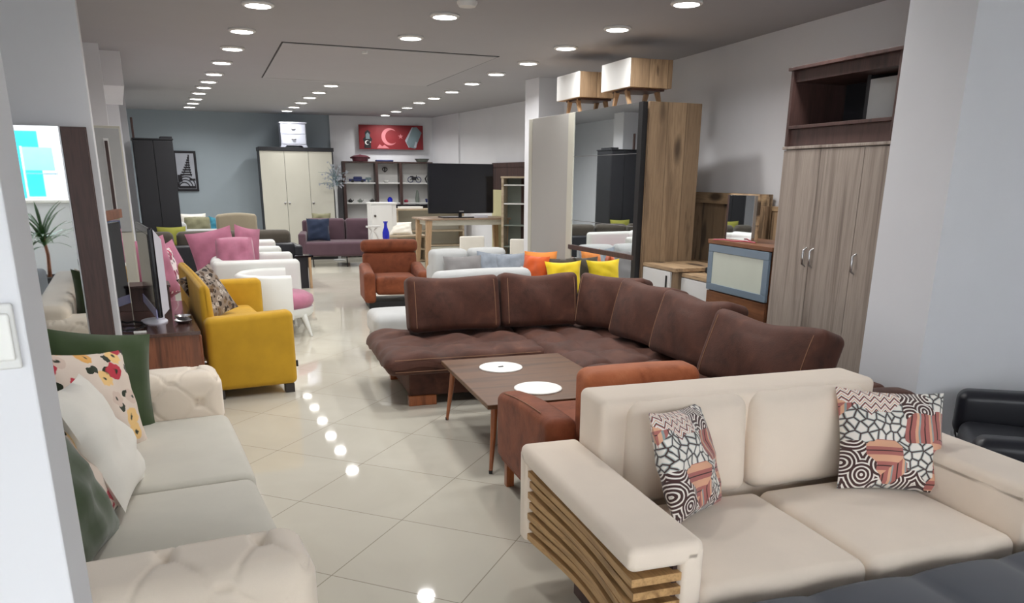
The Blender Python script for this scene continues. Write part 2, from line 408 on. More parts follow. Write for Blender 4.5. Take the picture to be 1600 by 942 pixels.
# ================================================================== THE SETTING
struct('floor', MB().box((-4, -3, -.1), (7, 17.6, 0)), 'floor')
struct('ceiling', MB().box((-4, -3, zc(0)), (7, 17.6, zc(0)+.2)), 'ceil')
def slab(name, p, q, th, z0, z1, mat):            # upright wall from p to q, thickness added on its far side
    p, q = Vector((*p, 0)), Vector((*q, 0)); n = (q-p).normalized().cross(Vector((0, 0, 1)))*th
    return struct(name, MB().prism([(v.x, v.y) for v in (p, q, q+n, p+n)], z0, z1, axis='z'), mat)
slab('wall_right', (6.19, 12.1), (3.86, -3), -.18, 0, 3, 'wall')
slab('wall_right_far', (6.14, 16.7), (6.14, 12.0), -.2, 0, 3, 'wall')
slab('wall_back', (-.6, 17.46), (4.2, 16.92), -.15, 0, 3, 'wallgrey')
slab('wall_back_right', (4.03, 16.9), (6.3, 16.42), -.15, 0, 3, 'wall')
struct('wall_pillar_corner', MB().box((6.10, 15.0, 0), (6.2, 16.46, 2.9)), 'wall')
struct('wall_left', MB().box((-.6, 5.9, 0), (-.42, 17.5, 2.9)), 'wall')
struct('wall_left_front', MB().box((-4, 5.45, 0), (-.1, 5.9, 2.9)), 'wall')
struct('wall_left_far', MB().box((-4.1, -3, 0), (-3.95, 5.5, 2.9)), 'wall')
struct('wall_pillar_left', MB().box((-.42, 9.05, 0), (-.02, 9.5, 2.9)), 'wall')
struct('wall_pillar_middle', MB().box((-.42, 12.0, 0), (.12, 12.4, 2.9)), 'wall')
struct('wall_pillar_back', MB().box((-.42, 13.6, 0), (.23, 14.0, 2.9)), 'wall')
struct('wall_pillar_right', MB().prism([(3.75, 2.70), (5.1, 2.62), (5.1, 3.0), (3.75, 3.08)], 0, 2.9, axis='z'), 'wall')
struct('wall_pillar_centre', MB().box((4.88, 9.3, 0), (5.25, 9.68, 2.9)), 'wall')
struct('wall_pillar_switch', MB().box((-.36, 1.15, 0), (-.128, 1.4, 2.9)), 'wall')
# shop front behind the camera: low sill, mullions, open to the street
wf = MB().box((-4, -3.05, 0), (7, -2.95, .12)).box((-4, -3.05, 2.7), (7, -2.95, 2.9))
for x in (-3.97, -1.9, -.1, 1.8, 3.7, 5.4, 6.85): wf.box((x-.03, -3.05, .1), (x+.03, -2.95, 2.8))
struct('window_1', wf, 'darkmetal')
struct('trim_1', MB().box((-6, -12, -.14), (9, -3.05, -.04)), 'concrete')
# ceiling hatch: slightly lowered panel with its dark joint
def cplate(name, quad, d, mat):
    return struct(name, MB().prism(quad, zc(0)-d, zc(0)+.02, axis='z'), mat)
cplate('trim_2', [(1.53, 8.11), (3.71, 7.96), (3.98, 10.89), (1.8, 11.05)], .004, 'ink')
cplate('trim_3', [(1.545, 8.13), (3.695, 7.98), (3.95, 10.86), (1.81, 11.02)], .009, 'ceil2')
cplate('trim_4', [(1.84, 10.98), (2.7, 10.93), (2.72, 11.08), (1.86, 11.12)], .012, 'ceil2')
struct('trim_5', MB().box((-.42, 9.5, 2.5), (.17, 12.0, 2.9)), 'wall')

# ------------------------------------------------------------------ downlights
rows = {'left': [(1.07, 6.47), (1.11, 7.63), (1.16, 8.69), (1.18, 9.78), (1.21, 10.88), (1.23, 11.76), (1.24, 12.53), (1.25, 13.4), (1.29, 14.39), (1.31, 15.28), (1.32, 16.13)],
        'middle': [(2.43, 6.22), (2.51, 7.27), (2.77, 11.4), (2.83, 12.4), (2.87, 13.24), (2.93, 14.2), (2.99, 15.15), (3.04, 16.07)],
        'right': [(3.79, 4.98), (3.9, 6.04), (4.01, 7.1), (4.16, 8.19), (4.24, 9.19), (4.37, 10.24), (4.52, 11.33), (4.62, 12.35), (4.67, 13.18), (4.81, 14.23), (4.89, 15.13), (4.99, 16.15)]}
L0 = thing('downlight', 'x', 'downlight')
MB().lathe([(.085, 0), (.112, 0), (.116, -.012), (.108, -.02), (.092, -.022), (.09, -.006), (.085, 0)], seg=28).build('rim', 'white', L0)
MB().lathe([(.0, -.004), (.09, -.004), (.088, -.016), (.0, -.02)], seg=28).build('diffuser', 'lamp', L0)
ld = bpy.data.lights.new('downlight_light', 'AREA'); ld.shape = 'DISK'; ld.size = .17; ld.energy = LAMP_W; ld.color = (1, .985, .965); ld.spread = radians(150)
first = True
def zlamp(x, y, label, g):
    global first
    if first: o = L0; first = False; o.location = (x, y, zc(y)); o['label'] = label; o['group'] = g
    else: o = copy_thing(L0, (x, y, zc(y)), label=label); o['group'] = g
    lo = bpy.data.objects.new('downlight_light', ld); COL.objects.link(lo); lo.location = (x, y, zc(y)-.03); lo.visible_glossy = True
for k, r in rows.items():
    for i, (x, y) in enumerate(r):
        zlamp(x, y, f'round lit ceiling downlight, {ORD[i]} from the camera in the {k} row', f'{k} row of ceiling downlights')
for k, xs_ in (('left', 1.05), ('middle', 2.35), ('right', 3.65)):  # unseen lamps carrying the rows on, added to brighten the foreground
    for i, y in enumerate((3.7,) + ((4.9,) if k != 'right' else ())):
        zlamp(xs_, y, f'unseen round ceiling downlight added overhead, {ORD[i]} from the shop window in the {k} row', f'{k} row of ceiling downlights')
d = thing('smoke_detector', 'round white smoke detector on the ceiling at the top edge', 'smoke detector', (2.4, 5.7, zc(0)))
MB().lathe([(.0, 0), (.075, 0), (.075, -.012), (.06, -.035), (.0, -.04)], seg=24).build('cover', 'white', d)
d = tag(MB().lathe([(.0, 0), (.03, 0), (.028, -.02), (.0, -.025)], seg=16).build('ceiling_sensor', 'white'), 'tiny grey sensor on the raised ceiling hatch', 'sensor'); d.location = (2.36, 8.25, zc(0)-.009)
# ================================================================== FURNITURE, NEAREST FIRST
def tufts(nx, nz, amp, ax=(0, 2), face=None):
    # diamond tufting: dents at a staggered grid plus creases along the diagonals
    def f(u, nn):
        a, b = (u[ax[0]]+1)/2*nx, (u[ax[1]]+1)/2*nz
        s1 = abs(((a+b) % 1)-.5)*2; s2 = abs(((a-b) % 1)-.5)*2
        g = min(1-s1, 1-s2) if False else min(s1, s2)
        return amp*(min(1.0, (1-max(s1, s2))*3.2) - 1)
    return f
# ---- cream two-seater with slatted oak arms
def slatted_sofa():
    r = thing('slatted_arm_sofa', 'cream two seat sofa with curved oak slats on its arms', 'sofa', (2.141, 2.033, 0), -8)
    Wd, D, aw = 1.78, 1.0, .25
    for sg in (-1, 1):
        m = Matrix.Scale(sg, 4, (1, 0, 0)) if sg < 0 else Matrix()
        x0, x1 = Wd/2-aw, Wd/2
        mb = MB()
        mb.rbox((x0, -D/2, .52), (x1, D/2, .6), .028, (3, 8, 1), 3)
        mb.rbox((x0, -D/2, .19), (x0+.075, D/2, .58), .02, (1, 6, 4), 2)
        mb.rbox((x0, D/2-.07, .19), (x1, D/2, .58), .02, (2, 1, 4), 2)
        if sg < 0: mb.v = [Vector((-p.x, p.y, p.z)) for p in mb.v]; mb.f = [tuple(reversed(f)) for f in mb.f]
        a = mb.build('armrest', 'beige', r, angle=60)
        nS = 7
        for k in range(nS):
            z0 = .205+k*.0455; z1 = z0+.026
            N = 20; ri = []; ya, yb = -D/2+.004, D/2-.072
            off = .012*(k % 2)
            for i in range(N+1):
                t = i/N; y = ya+(yb-ya)*t
                xo = x1-.012-off*.6-.055*sin(pi*min(1, t*1.0))**1.2*(.55+.45*(nS-1-k)/(nS-1)) if True else 0
                zz = -.026*sin(pi*t)*(.35+.65*k/(nS-1))
                ri.append([(x0+.075+.0, y, z0+zz), (xo, y, z0+zz), (xo, y, z1+zz), (x0+.075, y, z1+zz)])
            s = MB().loft(ri)
            if sg < 0: s.v = [Vector((-p.x, p.y, p.z)) for p in s.v]; s.f = [tuple(reversed(f)) for f in s.f]
            o = s.build('slat', 'slat', a)
        bk = MB().box((x0+.06, -D/2+.03, .2), (x0+.09, D/2-.07, .53))
        if sg < 0: bk.v = [Vector((-p.x, p.y, p.z)) for p in bk.v]; bk.f = [tuple(reversed(f)) for f in bk.f]
        bk.build('backing_board', 'walnutz', a)
    xi = Wd/2-aw
    MB().rbox((-xi+.0, .27, .16), (xi-.0, .5, .815), .03, (8, 1, 4), 3).build('back_frame', 'beige', r, angle=60)
    MB().rbox((-xi+.01, -D/2+.03, .1), (xi-.01, .3, .27), .02, (8, 4, 2), 2).build('base', 'beige', r, angle=60)
    for sg in (-1, 1):
        a, b = (-xi+.002, -.002) if sg < 0 else (.002, xi-.002)
        sc = soft('seat_cushion', 'beige', r, (a, -D/2+.005, .265), (b, .16, .425), .045, (12, 12, 3), (.0, .004, .02))
        def dd(u, nn, sg=sg):
            return (0, -.03*(1-u[0]**2)*(1-u[2]**2) if u[1] < 0 else 0, .004*(1-u[0]**2) + .002*sin(9*u[0]+u[2]*3))
        bc = soft('back_cushion', 'beige', r, (a+(.10 if sg < 0 else .005), .1, .42), (b-(.005 if sg < 0 else .06), .32, .828), .06, (12, 3, 12), disp=dd)
        bc.rotation_euler = (radians(-6), 0, 0); bc.location = (0, .045, -.008)
        # seam round the cushion front
        MB().tube([(a+.02, -D/2+.004, .285), ((a+b)/2, -D/2+.0, .283), (b-.02, -D/2+.004, .285)], .003, 6).build('seam', 'beige', sc)
    for x in (-.58, .58):
        for y in (-.3, .3): Bx('foot', 'rubber', r, (x-.04, y-.04, 0), (x+.04, y+.04, .12))
    for x in (-.69, .69): Bx('arm_plinth', 'walnutz', r, (x-.03, -.3, 0), (x+.03, .3, .20))
    return r
slatted_sofa()
cushion('scatter_cushion', 'patchwork print cushion leaning in the left corner of the cream slatted sofa', 'patch', (1.79, 2.075, .43), .40, .41, .13, 28, 22, 'patchwork cushions', 3, roll=7)
c = cushion('scatter_cushion', 'patchwork print cushion at the right arm of the cream slatted sofa, with small blue tag', 'patch', (2.63, 1.925, .43), .44, .42, .14, -27, 28, 'patchwork cushions', 5, roll=3)
MB().box((.17, -.012, .045), (.185, -.006, .085)).build('tag', 'alu', c)

# ---- charcoal quilted bench at the bottom edge, black leather armchair at the right edge
b = thing('quilted_bench', 'charcoal quilted bench in front of the cream slatted sofa', 'bench', (2.25, 1.1, 0), -7)
def dq(u, nn):
    x = (u[0]+1)/2*5
    return (0, 0, .024*abs(sin(pi*x))**.4 if nn.z > .2 else 0)
MB().rbox((-.95, -.42, .3), (.95, .33, .42), .04, (60, 6, 1), 3, dq).build('seat', 'char', b, angle=70)
Bx('base', 'blackl', b, (-.82, -.4, .08), (.82, .31, .3), .02)
for x in (-.75, .75):
    for y in (-.33, .25): MB().lathe([(.018, 0), (.025, .09)], (x, y, 0), 12).build('leg', 'metal', b)
a = thing('leather_armchair', 'black leather chair with steel rail beside the white pillar', 'armchair', (3.76, 1.92, 0), -141)
def armchair_black():
    soft('seat', 'blackl', a, (-.36, -.4, .28), (.36, .25, .44), .05, (8, 8, 2), (0, 0, .02))
    soft('armrest', 'blackl', a, (-.5, -.42, .36), (-.36, .3, .6), .05, (3, 10, 3), disp=lambda u, n: (0, 0, .02*(u[1])))
    soft('armrest', 'blackl', a, (.36, -.42, .36), (.5, .3, .6), .05, (3, 10, 3), disp=lambda u, n: (0, 0, .02*(u[1])))
    k = soft('backrest', 'blackl', a, (-.38, .2, .36), (.38, .36, .80), .05, (8, 3, 8), (0, .02, .01)); k.rotation_euler = (radians(-8), 0, 0); k.location = (0, .03, .02)
    for x in (-.43, .43):
        MB().tube([(x, -.38, 0), (x, -.38, .34), (x, .28, .34), (x, .28, 0)], .016, 8).build('steel_frame', 'metal', a)
    MB().tube([(-.43, -.41, .34), (.43, -.41, .34)], .014, 8).build('rail', 'metal', a)
armchair_black()

# ---- cream tufted loveseat on the left
def tufted_sofa():
    r = thing('tufted_sofa', 'cream buttoned loveseat with pale grey seat, left foreground', 'sofa', (0, 0, 0), 0)
    X0, X1 = -.62, .36
    def arm(y0, y1, face):
        f = tufts(3.0, 1.5, 1)
        def d(u, nn):
            a, b = (u[0]+1)*2.0, (u[2]+1)*1.05
            if abs(nn.z) > .5: b = 2*1.05+(u[1]+1)*.3
            s1 = abs(((a+b) % 1)-.5)*2; s2 = abs(((a-b) % 1)-.5)*2
            cre = max(max(0, (s1-.93)/.07), max(0, (s2-.93)/.07))
            da = math.sqrt(max(0, (1-s1))**2+max(0, (1-s2))**2); btn = max(0, 1-da/.4)
            k = -.009*cre-.026*btn
            return (nn.x*k, nn.y*k, nn.z*k)
        o = MB().rbox((X0, y0, .14), (X1, y1, .655), .07, (84, 14, 44), 5, d).build('armrest', 'tuft', r, angle=180)
        # buttons
        for i in range(0, 9):
            for j in range(0, 5):
                if (i+j) % 2: continue
                a = i*.5; bq = j*.5
                x = X0+(X1-X0)*a/4.0; z = .14+.515*bq/2.1
                if not (X0+.06 < x < X1-.05 and .22 < z < .6): continue
                yy = y0 if face < 0 else y1
                MB().lathe([(.0, 0), (.009, .001), (.006, .006), (0, .007)], seg=10, m=Matrix.Translation((x, yy-face*.022, z)) @ Matrix.Rotation(-face*pi/2, 4, 'X')).build('button', 'tuft', o)
    arm(1.9, 2.18, -1); arm(4.14, 4.42, -1)
    soft('backrest', 'tuft', r, (-.66, 1.95, .14), (-.42, 4.38, .74), .06, (4, 24, 6), (0, 0, .0))
    soft('base', 'tuft', r, (-.6, 2.16, .1), (.33, 4.16, .28), .03, (6, 10, 2))
    soft('seat_cushion', 'tuftseat', r, (-.45, 3.17, .27), (.37, 4.15, .44), .045, (10, 10, 3), (.006, .0, .014))
    soft('seat_cushion', 'tuftseat', r, (-.45, 2.17, .27), (.36, 3.16, .44), .045, (10, 10, 3), (.006, .0, .014))
    for x in (-.5, .25):
        for y in (2.0, 4.3): MB().lathe([(.02, 0), (.03, .15)], (x, y, 0), 12).build('foot', 'legwood', r)
tufted_sofa()
cushion('velvet_cushion', 'dark green square cushion propped at the far arm of the cream buttoned sofa', 'green', (-.20, 3.98, .46), .50, .48, .12, 28, 16, 'green cushions', 2, roll=12)
cushion('velvet_cushion', 'dark green cushion lying nearest the camera on the cream buttoned sofa', 'green', (-.19, 2.60, .455), .48, .46, .13, 78, 24, 'green cushions', 9, roll=4)
cushion('printed_cushion', 'flower print cushion with pink blooms behind the ivory cushion, far side', 'floral', (-.17, 3.64, .46), .46, .46, .12, 50, 20, 'flower print cushions', 4, roll=10)
cushion('printed_cushion', 'flower print cushion with orange bloom between ivory and green cushions', 'floral', (-.16, 2.88, .455), .46, .44, .12, 80, 28, 'flower print cushions', 11, roll=4)
cushion('plain_cushion', 'plain ivory cushion in front of the flower print cushions', 'ivory', (-.08, 3.1, .46), .50, .48, .15, 84, 24, None, 6, roll=6)

# ---- rust suede armchair seen from behind
def rust_chair():
    r = thing('suede_armchair', 'rust suede armchair seen from behind, before the coffee table', 'armchair', (2.04, 3.17, 0), 172)
    Wd, D = .84, .86
    for sg in (-1, 1):
        x0, x1 = (Wd/2-.15, Wd/2) if sg > 0 else (-Wd/2, -Wd/2+.15)
        def d(u, nn): return (0, 0, (.02-.07*(max(0, (-u[1]+1)/2))**2.2) if u[2] > 0 else 0)
        a = MB().rbox((x0, -D/2, .16), (x1, D/2-.06, .575), .045, (3, 12, 4), 3, d).build('armrest', 'rustd', r, angle=60)
        pts = [(x1-.02 if sg > 0 else x0+.02, -D/2+.01+i*.08, .572+.02-.07*max(0, (1-(i*.08*2/D-1))/2)**2.2+.003) for i in range(1, 9)]
        MB().tube(pts, .0022, 5).build('stitching', 'stitch', a)
    soft('backrest', 'rust', r, (-Wd/2+.1, D/2-.2, .25), (Wd/2-.17, D/2-.02, .805), .05, (8, 3, 8), (0, .012, .01))
    soft('seat_cushion', 'rustd', r, (-Wd/2+.15, -D/2, .27), (Wd/2-.15, D/2-.18, .45), .05, (8, 8, 3), (0, 0, .015))
    Bx('base', 'rustd', r, (-Wd/2+.02, -D/2+.02, .14), (Wd/2-.02, D/2-.05, .28), .02)
    for x in (-.36, .36):
        for y in (-.37, .33): Bx('leg', 'legwood', r, (x-.022, y-.022, 0), (x+.022, y+.022, .15), .004)
rust_chair()

# ---- coffee table with two white discs
ct = thing('coffee_table', 'walnut coffee table on tapered splayed legs', 'coffee table', (2.19, 4.27, 0), -8)
MB().rbox((-.43, -.575, .392), (.43, .575, .42), .006, seg=2).build('tabletop', 'walnut', ct)
MB().box((-.3, -.45, .36), (.3, .45, .392)).build('apron', 'walnutz', ct)
for sx, sy in ((-1, -1), (-1, 1), (1, -1), (1, 1)):
    x, y = sx*.395, sy*.5
    t0 = (x*.92, y*.97, .392); t1 = (x*1.02, y*1.08+.0, 0)
    lg = MB().tube([t0, (x*.95, y*1.01, .25), t1], [.021, .018, .010], 12).build('leg', 'legwood', ct)
    MB().lathe([(.0105, 0), (.0115, .02)], (t1[0], t1[1], 0), 12).build('leg_tip', 'rubber', lg)
lg = MB().tube([(-.06, .36, .37), (-.04, .36, .2), (-.02, .36, 0)], [.018, .016, .011], 12).build('centre_leg', 'walnutz', ct)
for i, (x, y, rr, lb) in enumerate(((2.125, 4.53, .143, 'white round disc on the far half of the coffee table'), (2.10, 3.955, .143, 'white round disc on the near half of the coffee table'))):
    p = thing('round_plate', lb, 'plate', (x, y, .4205), 0, 'white discs on the coffee table')
    MB().lathe([(0, 0), (rr, 0), (rr, .005), (rr-.01, .007), (0, .006)], seg=48).build('disc', 'plate', p)
    MB().lathe([(rr-.008, .0065), (rr-.004, .009), (rr, .0065)], seg=48, cap=False).build('rim', 'plate', p)
    if i == 0: MB().rbox((-.018, -.006, .006), (.018, .006, .012), .003).build('clip', 'rubber', p)

# ---- big brown suede corner sofa
def corner_sofa():
    r = thing('corner_sofa', 'large chocolate brown suede corner sofa with contrast stitching', 'corner sofa', (1.61, 5.21, 0), -8)
    def puff(nx, ny, amp=.042):
        def d(u, nn):
            if u[2] < 0.2: return (0, 0, 0)
            a = abs(sin(pi*(u[0]+1)/2*nx))**.45; b = abs(sin(pi*(u[1]+1)/2*ny))**.45
            w = .008*sin(11*u[0]+5*u[1])+.006*sin(17*u[1]-9*u[0])
            return (nn.x*.01, nn.y*.01*a, amp*(a*b-1)+w)
        return d
    # plinths
    soft('base', 'brown', r, (.12, .10, .07), (2.1, 1.02, .27), .02, (10, 6, 2)); soft('base', 'brown', r, (1.24, -2.30, .07), (2.12, .12, .27), .02, (6, 12, 2))
    # seats
    s1 = MB().rbox((-.06, -.02, .25), (1.16, 1.05, .425), .07, (40, 30, 3), 4, puff(3, 3)).build('seat', 'brown', r, angle=80)
    MB().tube([(.0, -.018, .375), (.3, -.022, .378), (.6, -.02, .375), (1.1, -.02, .377)], .0026, 5).build('stitching', 'stitch', s1)
    MB().tube([(.0, -.024, .29), (.6, -.026, .288), (1.1, -.024, .29)], .0022, 5).build('stitching', 'stitch', s1)
    MB().rbox((1.13, -.62, .25), (2.08, 1.05, .43), .07, (30, 40, 3), 4, puff(3, 4, .044)).build('seat', 'brown', r, angle=80)
    MB().rbox((1.16, -2.30, .25), (2.08, -.6, .43), .07, (30, 40, 3), 4, puff(3, 4, .044)).build('seat', 'brown', r, angle=80)
    # low back rails
    soft('back_rail', 'brown', r, (.3, .92, .2), (2.14, 1.08, .62), .04, (12, 2, 4)); soft('back_rail', 'brown', r, (2.0, -2.32, .2), (2.16, 1.0, .62), .04, (2, 16, 4))
    def bc(x, y, rot, w, h=.44, lean=12, seed=1, roll=0):
        rd = random.Random(seed); ph = rd.uniform(0, 6)
        def d(u, nn):
            z = .013*math.cos(pi*u[0])*-1 if u[2] > .5 else 0     # top sags between its corners
            return (0, (-.045 if u[1] < 0 else .02)*(1-u[0]**2)*(1-u[2]**2)+.01*sin(5*u[0]+ph+3*u[2])*(1-u[0]**2), z+.004*sin(4*u[0]+ph))
        c = MB().rbox((-w/2, -.105, 0), (w/2, .105, h), .05, (18, 4, 14), 3, d).build('back_cushion', 'brown', r, angle=80)
        c.rotation_euler = (Matrix.Rotation(radians(rot), 4, 'Z') @ Matrix.Rotation(radians(-lean), 4, 'X') @ Matrix.Rotation(radians(roll), 4, 'Y')).to_euler()
        c.location = (x, y, .425)
        def pt(u, v):
            return (u*w/2, -.107+(-.045)*(1-u*u)*(1-(2*v-1)**2)+.01*sin(5*u+ph+3*(2*v-1))*(1-u*u), v*h)
        o = .86
        MB().tube([pt(-o+.02*k*0, .06+.86*k/8) for k in range(9)], .0024, 5).build('stitching', 'stitch', c)
        MB().tube([pt(o, .06+.86*k/8) for k in range(9)], .0024, 5).build('stitching', 'stitch', c)
        MB().tube([(pt(-o+2*o*k/14, .92)[0], pt(-o+2*o*k/14, .92)[1]+.004, .92*h-.035*(1-(k/7-1)**2)) for k in range(15)], .0024, 5).build('stitching', 'stitch', c)
    bc(.62, .74, 0, .76, seed=1, h=.43); bc(1.35, .74, 0, .68, seed=2, h=.43, roll=1)
    bc(1.86, .45, -58, .62, seed=3, h=.43, lean=14); bc(1.86, -.12, -82, .66, seed=4, h=.44, lean=16)
    bc(1.86, -.82, -84, .72, seed=5, h=.44, lean=16); bc(1.84, -1.62, -80, .86, seed=6, h=.42, lean=20)
    soft('armrest', 'brown', r, (1.75, -2.52, .1), (2.2, -2.33, .62), .06, (6, 3, 4), (0, 0, .02))
    for x, y in ((.2, .12), (.2, .95), (1.35, -2.2), (2.0, -2.2), (2.0, .9)):
        Bx('foot', 'legwood', r, (x-.09, y-.03, 0), (x+.12, y+.03, .075), .006)
corner_sofa()

# ---- dresser with its mirror, monitor-like television, clutter
dr = thing('dresser', 'walnut dresser with upright mirror beside the cream buttoned sofa', 'dresser', (0, 0, 0), 0)
MB().box((-.22, 5.68, .575), (.385, 7.2, .6)).build('top', 'topwood', dr)
MB().box((-.2, 5.70, .06), (.375, 7.18, .575)).build('body', 'redwood', dr)
Bx('plinth', 'walnutz', dr, (-.18, 5.73, 0), (.34, 7.15, .06))
for k in range(3):
    dd_ = Bx('drawer', 'redwood', dr, (.376, 5.73+k*.485, .1), (.392, 6.19+k*.485, .56))
    MB().tube([(.395, 5.86+k*.485, .34), (.41, 5.86+k*.485, .34), (.41, 6.06+k*.485, .34), (.395, 6.06+k*.485, .34)], .006, 8).build('handle', 'metal', dd_)
MM = Matrix.Translation((-.135, 5.74, .6)) @ Matrix.Rotation(radians(-10), 4, 'Z')
mf = MB(MM).box((-.03, 0, 0), (.01, .05, .78)).box((-.03, 0, .73), (.012, .69, .79)).build('mirror_frame', 'redwood', dr)
MB(MM).box((-.012, .05, .0), (.0, .64, .73), r=.001).build('mirror_glass', 'mirror', dr)
tv = thing('television', 'flat silver-edged television seen side on, standing on the walnut dresser', 'television', (.115, 6.2, .6), -86)
def tvset(par, w, h, body, th=.05, z0=.09, side=None):
    MB().rbox((-w/2, -th*.2, z0), (w/2, th*.3, z0+h), .012, (1, 1, 1), 2).build('bezel', 'blackgloss', par)
    MB().box((-w/2+.045, -th*.2-.003, z0+.06), (w/2-.045, -th*.2+.002, z0+h-.045), r=.001).build('screen', 'blackgloss', par)
    bk = MB(); bk.loft([[(-w/2+.005, th*.28, z0+.01), (w/2-.005, th*.28, z0+.01), (w/2-.005, th*.28, z0+h-.01), (-w/2+.005, th*.28, z0+h-.01)],
                   [(-w/2+.06, th, z0+.05), (w/2-.06, th, z0+.05), (w/2-.06, th, z0+h-.08), (-w/2+.06, th, z0+h-.08)]])
    bk.build('back_shell', body, par)
    MB().lathe([(.03, .01), (.03, z0+.05)], (0, th*.6, 0), 12).build('neck', body, par)
tvset(tv, .86, .60, 'silverp', .07)
MB().lathe([(0, 0), (.15, 0), (.15, .008), (.05, .02), (0, .02)], seg=24, m=Matrix.Scale(.6, 4, (0, 1, 0))).build('stand_base', 'silverp', tv)
MB().box((-.44, -.022, .085), (.44, -.014, .15)).build('painted_reflection', 'lilacrefl', tv)  # lilac reflection low on the screen, painted as a coloured strip
cb = tag(MB().tube([(-.04+.09*cos(t*.7)+.01*sin(t*3), 6.0+.16*sin(t*.7)+.02*cos(t*2.3), .609+.004*(t % 3)) for t in range(26)], .005, 6).build('cable_coil', 'rubber'), 'coil of black cable on the walnut dresser', 'cable')
tag(MB().rbox((-.03, 5.76, .6), (.05, 5.82, .606), .002).build('paper_card', 'plate'), 'small white card on the near edge of the dresser', 'card')
bw = thing('metal_bowl', 'stacked chrome dish beside the television foot on the dresser', 'dish', (.3, 6.05, .6))
MB().lathe([(0, 0), (.035, 0), (.06, .02), (.062, .024), (.03, .008), (0, .006)], seg=24).build('lower_bowl', 'metal', bw)
MB().lathe([(0, .02), (.035, .025), (.055, .05), (.056, .056), (.03, .03), (0, .026)], seg=24).build('upper_bowl', 'metal', bw)
sh = tag(MB().box((-.02, 6.72, .6), (.26, 6.95, .78)).box((-.02, 6.70, .78), (.27, 6.97, .8)).build('jewel_box', 'walnutz'), 'dark walnut box on the far end of the dresser', 'box')

# ---- large leaning mirror with dark board, cream cabinet behind
mr = thing('tall_mirror', 'tall mirror with one wide dark wood side board, reflecting the street', 'mirror', (0, 5.32, 0), 0)
MB().box((-.95, 0, .25), (-.268, .012, 1.885), r=.001).build('glass', 'mirror', mr)
MB().box((-.97, .012, .2), (-.13, .035, 1.885)).build('backing_board', 'walnutz', mr)
MB().box((-.262, -.022, .2), (-.135, .012, 1.88), r=.004).build('side_board', 'walnutz', mr)
MB().box((-.271, -.012, .2), (-.262, .012, 1.885)).build('metal_strip', 'metal', mr)
Bx('plinth', 'walnutz', mr, (-.97, -.1, 0), (-.13, .05, .21))
cc_ = thing('narrow_cabinet', 'tall pale grey cabinet with a slim dark inlay, left of the black wardrobe', 'cabinet', (0, 7.75, 0), 0)
MB().box((-.415, 0, 0), (.065, .4, 2.02)).build('body', 'cream', cc_)
MB().box((-.40, -.018, .06), (.055, 0, 1.14)).build('lower_door', 'cream', cc_)
MB().box((-.40, -.018, 1.15), (.055, 0, 2.0)).build('upper_door', 'lgrey', cc_)
MB().box((-.075, -.024, 1.16), (-.035, -.018, 1.92)).build('inlay', 'white', cc_)
MB().box((-.067, -.03, 1.18), (-.043, -.02, 1.9)).build('inlay_strip', 'walnutz', cc_)
# ================================================================== RIGHT-HAND WALL
def frame_pts(pl, pr):   # local frame: x along the front from left to right as seen, y into the wall
    pl, pr = Vector((*pl, 0)), Vector((*pr, 0)); return pl, math.degrees(math.atan2((pr-pl).y, (pr-pl).x)), (pr-pl).length
# grey three-door wardrobe
loc, rot, w = frame_pts((3.94, 4.05), (3.81, 3.12))
gw = thing('wardrobe', 'grey-brown three door wardrobe with curved steel handles, beside the white pillar', 'wardrobe', loc, rot)
MB().box((0, .02, 0), (.94, .46, 1.81)).build('body', 'greywood', gw)
MB().box((-.01, -.005, 1.81), (.95, .47, 1.828)).build('top', 'greywood', gw)
xs = [0, .366, .74, .94]
for k in range(3):
    dd_ = MB().box((xs[k]+.0015, 0, .06), (xs[k+1]-.0015, .018, 1.805)).build('door', 'greywood', gw)
    hx = {0: xs[1]-.03, 1: xs[1]+.035, 2: xs[2]+.04}[k]
    MB().tube([(hx, 0, 1.09), (hx, -.024, 1.108), (hx+.005, -.03, 1.15), (hx, -.024, 1.192), (hx, 0, 1.21)], [.004, .007, .008, .007, .004], 10).build('handle', 'metal', dd_)
# dark open cabinet on top
dk = thing('open_cabinet', 'dark walnut open cabinet lying on top of the grey wardrobe', 'cabinet', (loc[0], loc[1], 1.829), rot)
MB().box((.02, .02, 0), (.91, .44, .105)).build('bottom_rail', 'walnutz', dk)
MB().box((.02, .02, .385), (.91, .44, .455)).build('top_rail', 'walnutz', dk)
MB().box((-.015, -.015, .455), (.945, .46, .475)).build('top', 'walnutz', dk)
MB().box((.01, .0, .105), (.91, .06, .125)).build('ledge', 'walnutz', dk)
MB().box((0, .0, 0), (.026, .44, .455)).build('side_panel', 'walnutz', dk); MB().box((.91, .0, 0), (.935, .44, .455)).build('side_panel', 'walnutz', dk)
MB().box((.03, .41, .08), (.91, .42, .40)).build('back_panel', 'black', dk)
MB().box((.52, .17, .105), (.9, .18, .36), r=.001).build('pale_back_inset', 'lgrey', dk)
MB().box((.49, .17, .105), (.52, .4, .385)).build('divider', 'black', dk)
